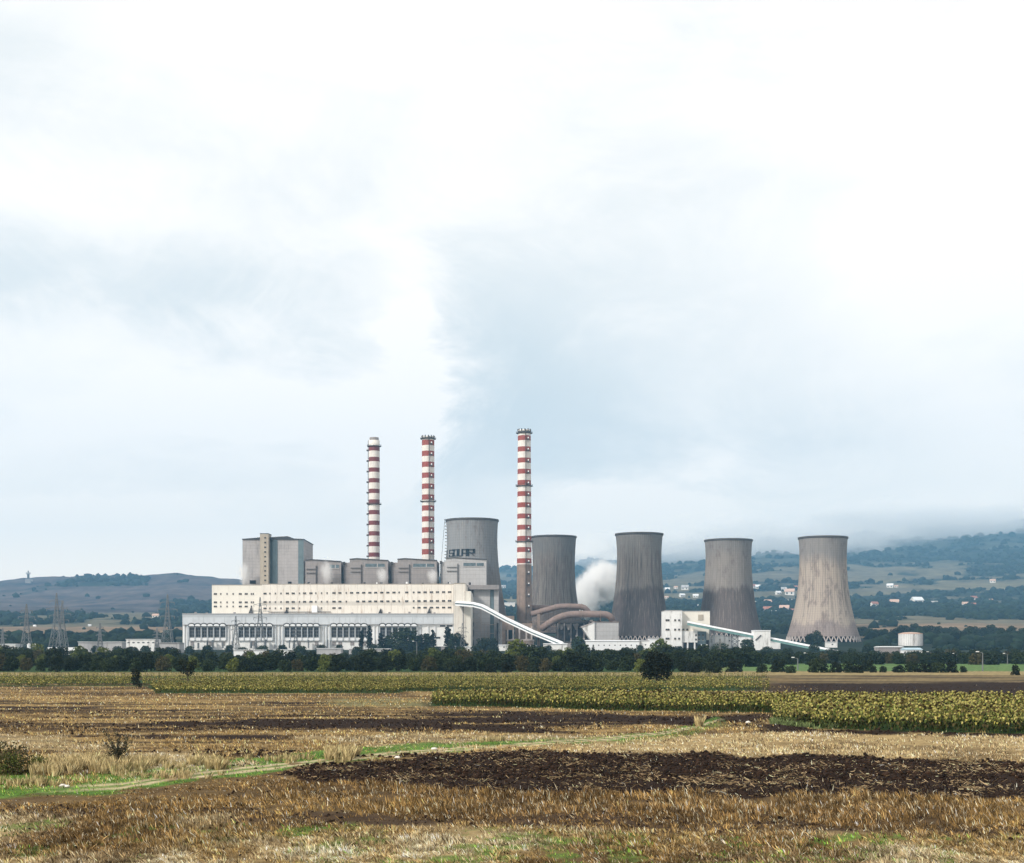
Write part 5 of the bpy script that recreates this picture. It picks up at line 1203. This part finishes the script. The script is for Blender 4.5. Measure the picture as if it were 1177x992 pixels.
def scatter(name, pos, rot, scl, protos_, m, tint=None):
    V_, F_, C_ = [], [], []; off = 0
    k = np.arange(len(pos)) % len(protos_)
    for i, (v, f, c) in enumerate(protos_):
        s = k == i; p = pos[s]; a = rot[s]; sc = scl[s]; n = len(p)
        if n == 0: continue
        ca, sa = np.cos(a)[:, None], np.sin(a)[:, None]
        q = np.stack([(v[None, :, 0]*ca-v[None, :, 1]*sa), (v[None, :, 0]*sa+v[None, :, 1]*ca), np.broadcast_to(v[None, :, 2], (n, len(v)))], -1)*sc[:, None, None]+p[:, None]
        V_.append(q.reshape(-1, 3)); F_.append((f[None]+(off+np.arange(n)*len(v))[:, None, None]).reshape(-1)); cc = np.broadcast_to(c[None], (n,)+c.shape)
        if tint is not None: cc = cc*tint[s][:, None, None]
        C_.append(cc.reshape(-1, 3)); off += n*len(v)
    return mesh_np(name, np.concatenate(V_), np.concatenate(F_), 4, m, np.concatenate(C_))
SP = [sunflower_verts(i) for i in range(10)]; SPl = [sunflower_verts(20+i, detail=False) for i in range(8)]
r = np.random.default_rng(11)
rows = np.arange(85, 220, .62); P_all = []
for yy in rows:
    xx = np.arange(-12, 150, .42); P_all.append(np.stack([xx+r.normal(size=len(xx))*.08, np.full(len(xx), yy)+r.normal(size=len(xx))*.07], -1))
PA = np.concatenate(P_all); px = CX+PA[:, 0]*F/PA[:, 1]; py = HY+H*F/PA[:, 1]
in1 = (px > 888+2*vn(PA[:, 1]*.5, PA[:, 0]*.0)) & (py < ip(px, S1)) & (py > ip(px, S2B)); in2 = (px > 497) & (py < ip(px, S2)) & (py > ip(px, S2B))
vis = (px < 1330)
far_thin = r.random(len(PA)) < 1.1
ok = (in1 | in2) & vis & far_thin & (r.random(len(PA)) < .84) & (fbm(PA[:, 0]/3+60, PA[:, 1]/5, 3) > .27)
PA = PA[ok]; px = px[ok]; py = py[ok]; is1 = py > ip(px, S2)
edge = np.where(is1, ip(px, S1)-py, ip(px, S2)-py)
rot = r.uniform(0, 6.28, len(PA)); scl = r.uniform(.62, 1.0, len(PA))*(.85+.3*fbm(PA[:, 0]/6+5, PA[:, 1]/9, 2)); scl *= np.where((px < 915) & is1, .75, 1)*np.where(edge < 1.2, .92, 1)
score = PA[:, 1]+3*(edge > 1.5); order = np.argsort(score+1000*((px > 1177) | ~is1)); ind = order[:300]; rest = np.setdiff1d(np.arange(len(PA)), ind)
pos = np.stack([PA[:, 0], PA[:, 1], np.zeros(len(PA))], -1)
tint = .75+.5*fbm(PA[:, 0]/5, PA[:, 1]/7, 3)
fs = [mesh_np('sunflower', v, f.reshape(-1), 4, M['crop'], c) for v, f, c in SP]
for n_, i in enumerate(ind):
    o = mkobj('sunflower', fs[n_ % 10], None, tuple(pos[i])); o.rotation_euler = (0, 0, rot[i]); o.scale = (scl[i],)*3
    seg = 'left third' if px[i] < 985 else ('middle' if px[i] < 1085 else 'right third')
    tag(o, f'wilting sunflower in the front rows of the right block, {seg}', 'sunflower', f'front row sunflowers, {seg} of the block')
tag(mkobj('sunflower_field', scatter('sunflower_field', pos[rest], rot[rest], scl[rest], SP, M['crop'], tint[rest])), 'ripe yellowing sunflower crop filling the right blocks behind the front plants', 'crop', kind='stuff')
# more distant rows right across the middle
n = 42000; r = np.random.default_rng(12); py = r.uniform(777.5, 797, n); px = r.uniform(-140, 1330, n); Y = H*F/(py-HY); 
b3f = ip(px, [(-900, 789), (0, 789), (170, 789), (180, 797), (455, 797), (465, 795), (900, 794), (1600, 793)])
k = (py < b3f) & (px < 885-150*r.random(n)**3) & ((py < 779.3) | ((py > 781.5) & (py < 785.5)) | (py > 787.5)) & (fbm(px/90, (py-778)/1.0+40, 2) > .30)
k &= ~((np.abs(px-755) < 9+3*r.random(n)) & (py > 783) & (py < 788)) & ~((np.abs(px-216) < 5) & (py > 784) & (py < 788)) & ~((np.abs(px-157) < 7) & (py > 784) & (py < 793))
px, py, Y = px[k], py[k], Y[k]; Yq = np.round(Y/1.4)*1.4+r.normal(size=len(Y))*.1; xx = (px-CX)*Yq/F
tint = .55+.9*fbm(xx/40, Yq/6, 3)
tag(mkobj('sunflower_rows', scatter('sunflower_rows', np.stack([xx, Yq, 0*xx], -1), r.uniform(0, 6.28, len(xx)), r.uniform(.45, .7, len(xx)), SPl, M['crop'], tint)), 'far rows of yellow green sunflowers across the middle of the fields', 'crop', kind='stuff')

# ------------------------------------------------------------------ stubble, grass, clods
def zone_at(px, py):
    Y = H*F/(py-HY); x = (px-CX)*Y/F; W, _, _ = zones(x, Y); return x, Y, W
def blades(name, n, ylo, yhi, seed, hfun, label, cat, pick):
    r = np.random.default_rng(seed); py = ylo+(yhi-ylo)*r.random(n); px = r.uniform(-110, 1290, n); x, Y, W = zone_at(px, py)
    # gather into tufts
    sp = np.where(Y < 62, .26, .34); ix = np.round(x/sp); iy = np.round(Y/(sp*1.25)); j1 = _tab[ix.astype(int) & 255, iy.astype(int) & 255]; j2 = _tab[(ix.astype(int)*7+3) & 255, (iy.astype(int)*5+11) & 255]
    cx_ = (ix+(j1-.5)*.9)*sp; cy_ = (iy+(j2-.5)*.9)*sp*1.25; tuf = r.random(n) < .62
    ox = r.normal(size=n)*.05; oy = r.normal(size=n)*.05; x = np.where(tuf, cx_+ox, x); Y = np.where(tuf, cy_+oy, Y); hv = np.where(tuf, .55+.75*j2, .5); tone = np.where(tuf, np.exp((j1-.5)*1.5), .75)
    h, col, keep = pick(W, x, Y, px, py, r); h = h*hv; col = np.clip(col*tone[:, None], 0, .8)
    x, Y, h, col, ox, oy, tuf = x[keep], Y[keep], h[keep], col[keep], ox[keep], oy[keep], tuf[keep]; N = len(x)
    wv = np.maximum(.008, .00026*Y)*(.7+.7*r.random(N)); a = r.uniform(-1.2, 1.2, N); wx = wv*np.cos(a); wy = wv*np.sin(a)
    lx = np.where(tuf, ox*1.4+r.normal(size=N)*h*.18, r.normal(size=N)*h*.9); ly = np.where(tuf, oy*1.4, r.normal(size=N)*h*.3); h = np.where(tuf, h, h*.7); z0 = (fbm(x/2.2, Y/2.2, 3)-.5)*.16-.03
    p = np.stack([np.stack([x-wx, Y-wy, z0], -1), np.stack([x+wx, Y+wy, z0], -1), np.stack([x+wx*.6+lx*.5, Y+wy*.6+ly*.5, z0+h*.6], -1), np.stack([x-wx*.2+lx, Y+ly, z0+h], -1)], 1)
    me = mesh_np(name, p.reshape(-1, 3), np.arange(4*N), 4, M['blade'], np.repeat(col, 4, 0))
    return tag(mkobj(name, me), label, cat, kind='stuff')
def g_(W, k, x): return W[k] if k in W else np.zeros_like(x)
def pick_stubble(W, x, Y, px, py, r):
    n = len(x); bare = g_(W, 'soil', x)*.97+g_(W, 'bare', x)*.62+g_(W, 'track', x)*.9+g_(W, 'dgreen', x)+g_(W, 'meadow', x)+g_(W, 'green', x)*.88
    base = (np.stack([.43+0*x, .30+0*x, .125+0*x], -1)*g_(W, 'straw', x)[:, None]+np.stack([.60+0*x, .50+0*x, .33+0*x], -1)*g_(W, 'pale', x)[:, None]
            + np.stack([.15+0*x, .092+0*x, .036+0*x], -1)*g_(W, 'brown', x)[:, None]+np.stack([.30+0*x, .19+0*x, .065+0*x], -1)*(g_(W, 'gold', x)+g_(W, 'ochre', x)+g_(W, 'grey', x))[:, None])
    tot = (g_(W, 'straw', x)+g_(W, 'pale', x)+g_(W, 'brown', x)+g_(W, 'gold', x)+g_(W, 'ochre', x)+g_(W, 'grey', x)+1e-3)[:, None]
    col = base/tot; v = np.exp(r.normal(size=n)*.45+1.1*(fbm(x/1.4+80, Y/2.2, 3)-.5))[:, None]; col = np.clip(col*v, 0, .8)
    wt = (r.random(n) < .10)[:, None]; col = np.where(wt, np.array((.62, .54, .38)), col); dk = (r.random(n) < .13)[:, None]; col = np.where(dk, np.array((.05, .03, .015)), col)
    h = (.12+.10*r.random(n))*(.5+1.0*fbm(x/3, Y/4, 2)); h = h*np.where((py < C_BOTf(px)) & (py > 900) & (px > 420), 1.25, .85)
    T = ip(px, TRK); h = h*np.where((py > T-2) & (py < T+26) & (px < 420), ss(-4, 26, py-T)*.8+.2, 1)
    keep = r.random(n) > np.clip(bare, 0, .98)*.97
    keep &= fbm(x/1.6+3, Y/2.2, 3)+.30*r.random(n)+.2*(fbm(x/5+30, Y/6, 2)-.5) > .53
    return h, col, keep
C_BOTf = lambda px: ip(px, C_BOT)
def pick_green(W, x, Y, px, py, r):
    n = len(x); g = g_(W, 'green', x); v = np.exp(r.normal(size=n)*.35)[:, None]
    col = np.array((.13, .26, .035))*v; yl = (r.random(n) < .25)[:, None]; col = np.where(yl, np.array((.30, .30, .08)), col)
    return .05+.09*r.random(n), np.clip(col, 0, .7), r.random(n) < g
blades('stubble', 560000, 893, 1030, 1, None, 'dry cut stubble over the nearest field', 'stubble', pick_stubble)
blades('stubble', 380000, 788, 893, 2, None, 'dry stubble of the middle fields', 'stubble', pick_stubble)
blades('grass', 260000, 830, 1030, 3, None, 'fresh green grass on the track verge and in patches of the near field', 'grass', pick_green)
# long pale tufts by the track
r = np.random.default_rng(8); T_ = []
for cx_, cy_, sx, sy, n, hh in ((90, 884, 22, 5, 90, .62), (125, 882, 22, 5, 90, .6), (60, 889, 14, 3, 40, .5), (165, 879, 20, 5, 60, .45), (235, 878, 10, 3, 24, .5), (388, 871, 10, 3, 30, .7), (400, 869, 6, 2, 20, .6), (250, 884, 5, 1.5, 16, .6), (340, 874, 30, 4, 24, .35), (805, 835, 4, 1, 6, .8), (190, 893, 30, 3, 30, .3), (570, 851, 20, 3, 20, .35), (30, 902, 30, 4, 30, .35)):
    px = cx_+r.normal(size=n)*sx; py = cy_+r.normal(size=n)*sy*.6; Y = H*F/(py-HY); x = (px-CX)*Y/F
    for i in range(n): T_.append((x[i], Y[i], hh*r.uniform(.6, 1.1)))
T_ = np.array(T_); k = 26; base = np.repeat(T_, k, 0); N = len(base); a = r.uniform(0, 6.28, N); l = r.random(N)**.5; h = base[:, 2]*(.6+.5*r.random(N))
bx_ = base[:, 0]+np.cos(a)*l*.13; by_ = base[:, 1]+np.sin(a)*l*.13; lx = np.cos(a)*h*.45*l+.06; ly = np.sin(a)*h*.45*l; w_ = .012+.008*r.random(N)
p = np.stack([np.stack([bx_-w_, by_, 0*h-.03], -1), np.stack([bx_+w_, by_, 0*h-.03], -1), np.stack([bx_+w_*.8+lx*.4, by_+ly*.4, h*.6], -1), np.stack([bx_+lx, by_+ly, h], -1)], 1)
col = np.array((.50, .40, .21))*np.exp(r.normal(size=N)*.3)[:, None]
tag(mkobj('dry_grass', mesh_np('dry_grass', p.reshape(-1, 3), np.arange(4*N), 4, M['blade'], np.repeat(np.clip(col, 0, .8), 4, 0))), 'long pale dry grass tufts along the track', 'grass', kind='stuff')
# weeds left of the right sunflower block
r = np.random.default_rng(9); n = 9000; px = 885+75*r.random(n)**1.3; py = 829+9*r.random(n); Y = H*F/(py-HY); x = (px-CX)*Y/F; h = (.12+.30*r.random(n)); keep = (py < ip(px, S1)+.5) & (fbm(x, Y, 2) > .45); px, py, Y, x, h = px[keep], py[keep], Y[keep], x[keep], h[keep]; n = len(x)
w_ = .025; lx = r.normal(size=n)*.12
p = np.stack([np.stack([x-w_, Y-.3, 0*h], -1), np.stack([x+w_, Y-.3, 0*h], -1), np.stack([x+w_+lx, Y-.3, h*.8], -1), np.stack([x+lx, Y-.25, h], -1)], 1); col = np.array((.10, .13, .05))*np.exp(r.normal(size=n)*.5)[:, None]
tag(mkobj('weeds', mesh_np('weeds', p.reshape(-1, 3), np.arange(4*n), 4, M['blade'], np.repeat(col, 4, 0))), 'grey green weeds at the left corner of the right sunflower block', 'weeds', kind='stuff')
# clods of turned earth and the straw lying on them
r = np.random.default_rng(10); n = 60000; px = r.uniform(150, 1300, n); py = 860+66*r.random(n); x, Y, W = zone_at(px, py); k = r.random(n) < g_(W, 'soil', x)*.55
n2 = 26000; px2 = r.uniform(-120, 1300, n2); py2 = 817+28*r.random(n2); x2, Y2_, W2 = zone_at(px2, py2); k2 = r.random(n2) < g_(W2, 'soil', x2)*.55
n3 = 30000; px3 = r.uniform(-120, 1300, n3); py3 = 893+100*r.random(n3); x3, Y3, W3 = zone_at(px3, py3); k3 = r.random(n3) < (g_(W3, 'bare', x3)*.5+g_(W3, 'brown', x3)*.08)
x = np.concatenate([x[k], x2[k2], x3[k3]]); Y = np.concatenate([Y[k], Y2_[k2], Y3[k3]]); N = len(x)
S = (.03+.11*r.random(N)**3)*np.where(Y > 88, .8, 1)*np.where(Y < 59, .45, 1); col = np.array((.023, .0125, .0075))*(.4+1.4*r.random((N, 1))**1.5)
zc_ = (fbm(x/2.2, Y/2.2, 3)-.5)*.16+(fbm(x*2.1, Y*2.1, 3)-.5)*.24+S*.2
tag(mkobj('soil_clods', lumps('soil_clods', np.stack([x, Y, zc_], -1), S, col, M['blade'], 1, 5, .8, .4)), 'dark broken clods of ploughed earth', 'soil', kind='stuff')
n = 30000; px = r.uniform(280, 1300, n); py = 862+62*r.random(n); x, Y, W = zone_at(px, py)
cl = fbm(x/1.5+5, Y/3+60, 3)+.5*np.exp(-((py-ip(px, [(300, 890), (700, 880), (1177, 889)]))/2.0)**2)*ss(600, 760, px)*.35+.14*ss(3, 0, np.abs(ip(px, D_BOT)-2-py))
k = (r.random(n) < g_(W, 'soil', x)) & (r.random(n) < ss(.50, .74, cl)*.75+.10); x, Y = x[k], Y[k]; N = len(x)
L = .03+.13*r.random(N)**2; a = r.uniform(0, 3.14, N); e = r.normal(size=N)*.35; z0 = (fbm(x*2.1, Y*2.1, 3)-.5)*.24+.10+.05*r.random(N); ux, uy, uz = np.cos(a)*L, np.sin(a)*L, np.sin(e)*L; ww = .013
p = np.stack([np.stack([x-ux, Y-uy, z0-uz-ww], -1), np.stack([x+ux, Y+uy, z0+uz-ww], -1), np.stack([x+ux, Y+uy-.02, z0+uz+ww], -1), np.stack([x-ux, Y-uy-.02, z0-uz+ww], -1)], 1)
col = np.array((.46, .34, .20))*np.exp(r.normal(size=N)*.5)[:, None]
tag(mkobj('straw_litter', mesh_np('straw_litter', p.reshape(-1, 3), np.arange(4*N), 4, M['blade'], np.repeat(np.clip(col, .02, .8), 4, 0))), 'pale straw stalks lying over the ploughed strip', 'straw', kind='stuff')
# pale stones near the track
for p, yb, s, lb in ((72, 904.5, .14, 'cluster stone, pale, lying on the track at the far left'), (77, 905.5, .11, 'smaller pale stone right of the far left track stone'), (457, 872, .15, 'pale stone at the lower edge of the track, left of the others'), (499, 862, .18, 'white stone in the green verge of the track'), (860, 831, .22, 'pale stone at the field corner near the sunflowers')):
    Y = depth(yb); me = lumps('stone', np.array([[0, 0, 0.]]), np.array([s]), np.array([[.6, .56, .5]]), M['stone'], 2, int(p), .5, .25); tag(mkobj('stone', me, None, (X(p, Y), Y, .06)), lb, 'stone')

# ------------------------------------------------------------------ steam, low cloud and haze
def steam_mat(name, dens, scale, thr, seed):
    m = bpy.data.materials.new(name); m.use_nodes = True; t = m.node_tree; t.nodes.clear(); n = NT(t)
    tcn = n.n('ShaderNodeTexCoord').outputs['Object']; ln = n.n('ShaderNodeVectorMath', operation='LENGTH'); n.l(tcn, ln.inputs[0])
    ns = n.noise(n.mapping(tcn, (1, 1, 1), (seed, 0, 0)), scale, 6, .6, .8)
    r_ = n.m('ADD', ln.outputs['Value'], n.m('MULTIPLY', n.m('SUBTRACT', ns, .5), 1.1))
    d = n.m('MULTIPLY', n.mapr(r_, 1.0, thr), dens)
    v = n.n('ShaderNodeVolumePrincipled'); v.inputs['Color'].default_value = (.998, .998, .998, 1); n.l(d, v.inputs['Density']); v.inputs['Anisotropy'].default_value = .0
    o = n.n('ShaderNodeOutputMaterial'); n.l(v.outputs[0], o.inputs['Volume']); return m
def steam(p0, p1, y0, y1, Y, dens, label, m, depth_=None):
    c = Vector((X((p0+p1)/2, Y), Y, Z((y0+y1)/2, Y))); sx = (X(p1, Y)-X(p0, Y))/2*1.15; sz = (Z(y0, Y)-Z(y1, Y))/2*1.15
    v, f = icos(2); me = bpy.data.meshes.new('steam'); me.from_pydata([tuple(q*1.12) for q in v], [], [tuple(q) for q in f]); me.materials.append(m)
    o = mkobj('steam', me, None, c); o.scale = (sx, depth_ or sx, sz); tag(o, label, 'steam', 'white steam puffs', 'stuff')
ms = steam_mat('steam_dense', .22, 2.8, .5, 0); ms2 = steam_mat('steam_thin', .35, 1.8, .2, 4)
steam(658, 690, 660, 708, 1620, 0, 'thick lower part of the white steam between two cooling towers', ms, 22)
steam(670, 716, 645, 692, 1640, 0, 'upper drifting part of the white steam between two cooling towers', ms, 24)
for p0, p1, y0, y1, lb in ((273, 287, 645, 674, 'small steam wisp at the left foot of the boiler tower'), (367, 384, 644, 673, 'steam wisp before the first low boiler house'), (432, 447, 652, 672, 'steam wisp before the second low boiler house'), (490, 505, 654, 672, 'steam wisp before the third low boiler house')):
    steam(p0, p1, y0, y1, 1288-(0), 0, lb, ms2, 3.5)
def low_cloud_obj(px, py, Y, rx, ry, rz, dens, label):  # low mountain cloud, a soft-edged volume standing inside the haze box
    m = bpy.data.materials.new('mist'); m.use_nodes = True; t = m.node_tree; t.nodes.clear(); n = NT(t); v = n.n('ShaderNodeVolumePrincipled'); v.inputs['Color'].default_value = (.995, .995, .995, 1); v.inputs['Anisotropy'].default_value = .0
    tcn = n.n('ShaderNodeTexCoord').outputs['Object']; ln = n.n('ShaderNodeVectorMath', operation='LENGTH'); n.l(tcn, ln.inputs[0])
    ns = n.noise(n.mapping(tcn, (2.2, .6, 1.1), (px*.01, 0, 0)), 1.5, 4, .6, .3)
    r_ = n.m('ADD', ln.outputs['Value'], n.m('MULTIPLY', n.m('SUBTRACT', ns, .5), 1.0)); n.l(n.m('MULTIPLY', n.mapr(r_, .98, .15), dens), v.inputs['Density'])
    o = n.n('ShaderNodeOutputMaterial'); n.l(v.outputs[0], o.inputs['Volume'])
    vv, ff = icos(3); me = bpy.data.meshes.new('mist'); me.from_pydata([tuple(q*1.25) for q in vv], [], [tuple(q) for q in ff]); me.materials.append(m)
    ob = mkobj('mist', me, None, (X(px, Y), Y, Z(py, Y))); ob.scale = (rx*Y/F, ry, rz*Y/F); tag(ob, label, 'mist', 'low mist on the mountain', 'stuff')
low_cloud_obj(910, 624, 7000, 190, 500, 30, .006, 'thick low mist over the mountain between the right cooling towers')
low_cloud_obj(780, 634, 7200, 120, 450, 20, .0045, 'low mist on the ridge behind the dark based cooling tower')
low_cloud_obj(1080, 604, 7600, 190, 550, 27, .0055, 'thinner mist along the mountain top at the right edge')
low_cloud_obj(670, 645, 7600, 70, 350, 10, .0028, 'low mist on the ridge behind the white steam')
hz = MB(); hz.box(-14000, 14000, -200, 10600, -3, 960)
mh = bpy.data.materials.new('haze_air'); mh.use_nodes = True; t = mh.node_tree; t.nodes.clear(); n = NT(t)
v = n.n('ShaderNodeVolumePrincipled'); v.inputs['Color'].default_value = (.31, .64, .98, 1); v.inputs['Density'].default_value = 8.8e-5; v.inputs['Anisotropy'].default_value = .0
o = n.n('ShaderNodeOutputMaterial'); n.l(v.outputs[0], o.inputs['Volume'])
tag(hz.build('haze', mh), 'thin bluish haze filling the valley air', 'haze', kind='stuff')
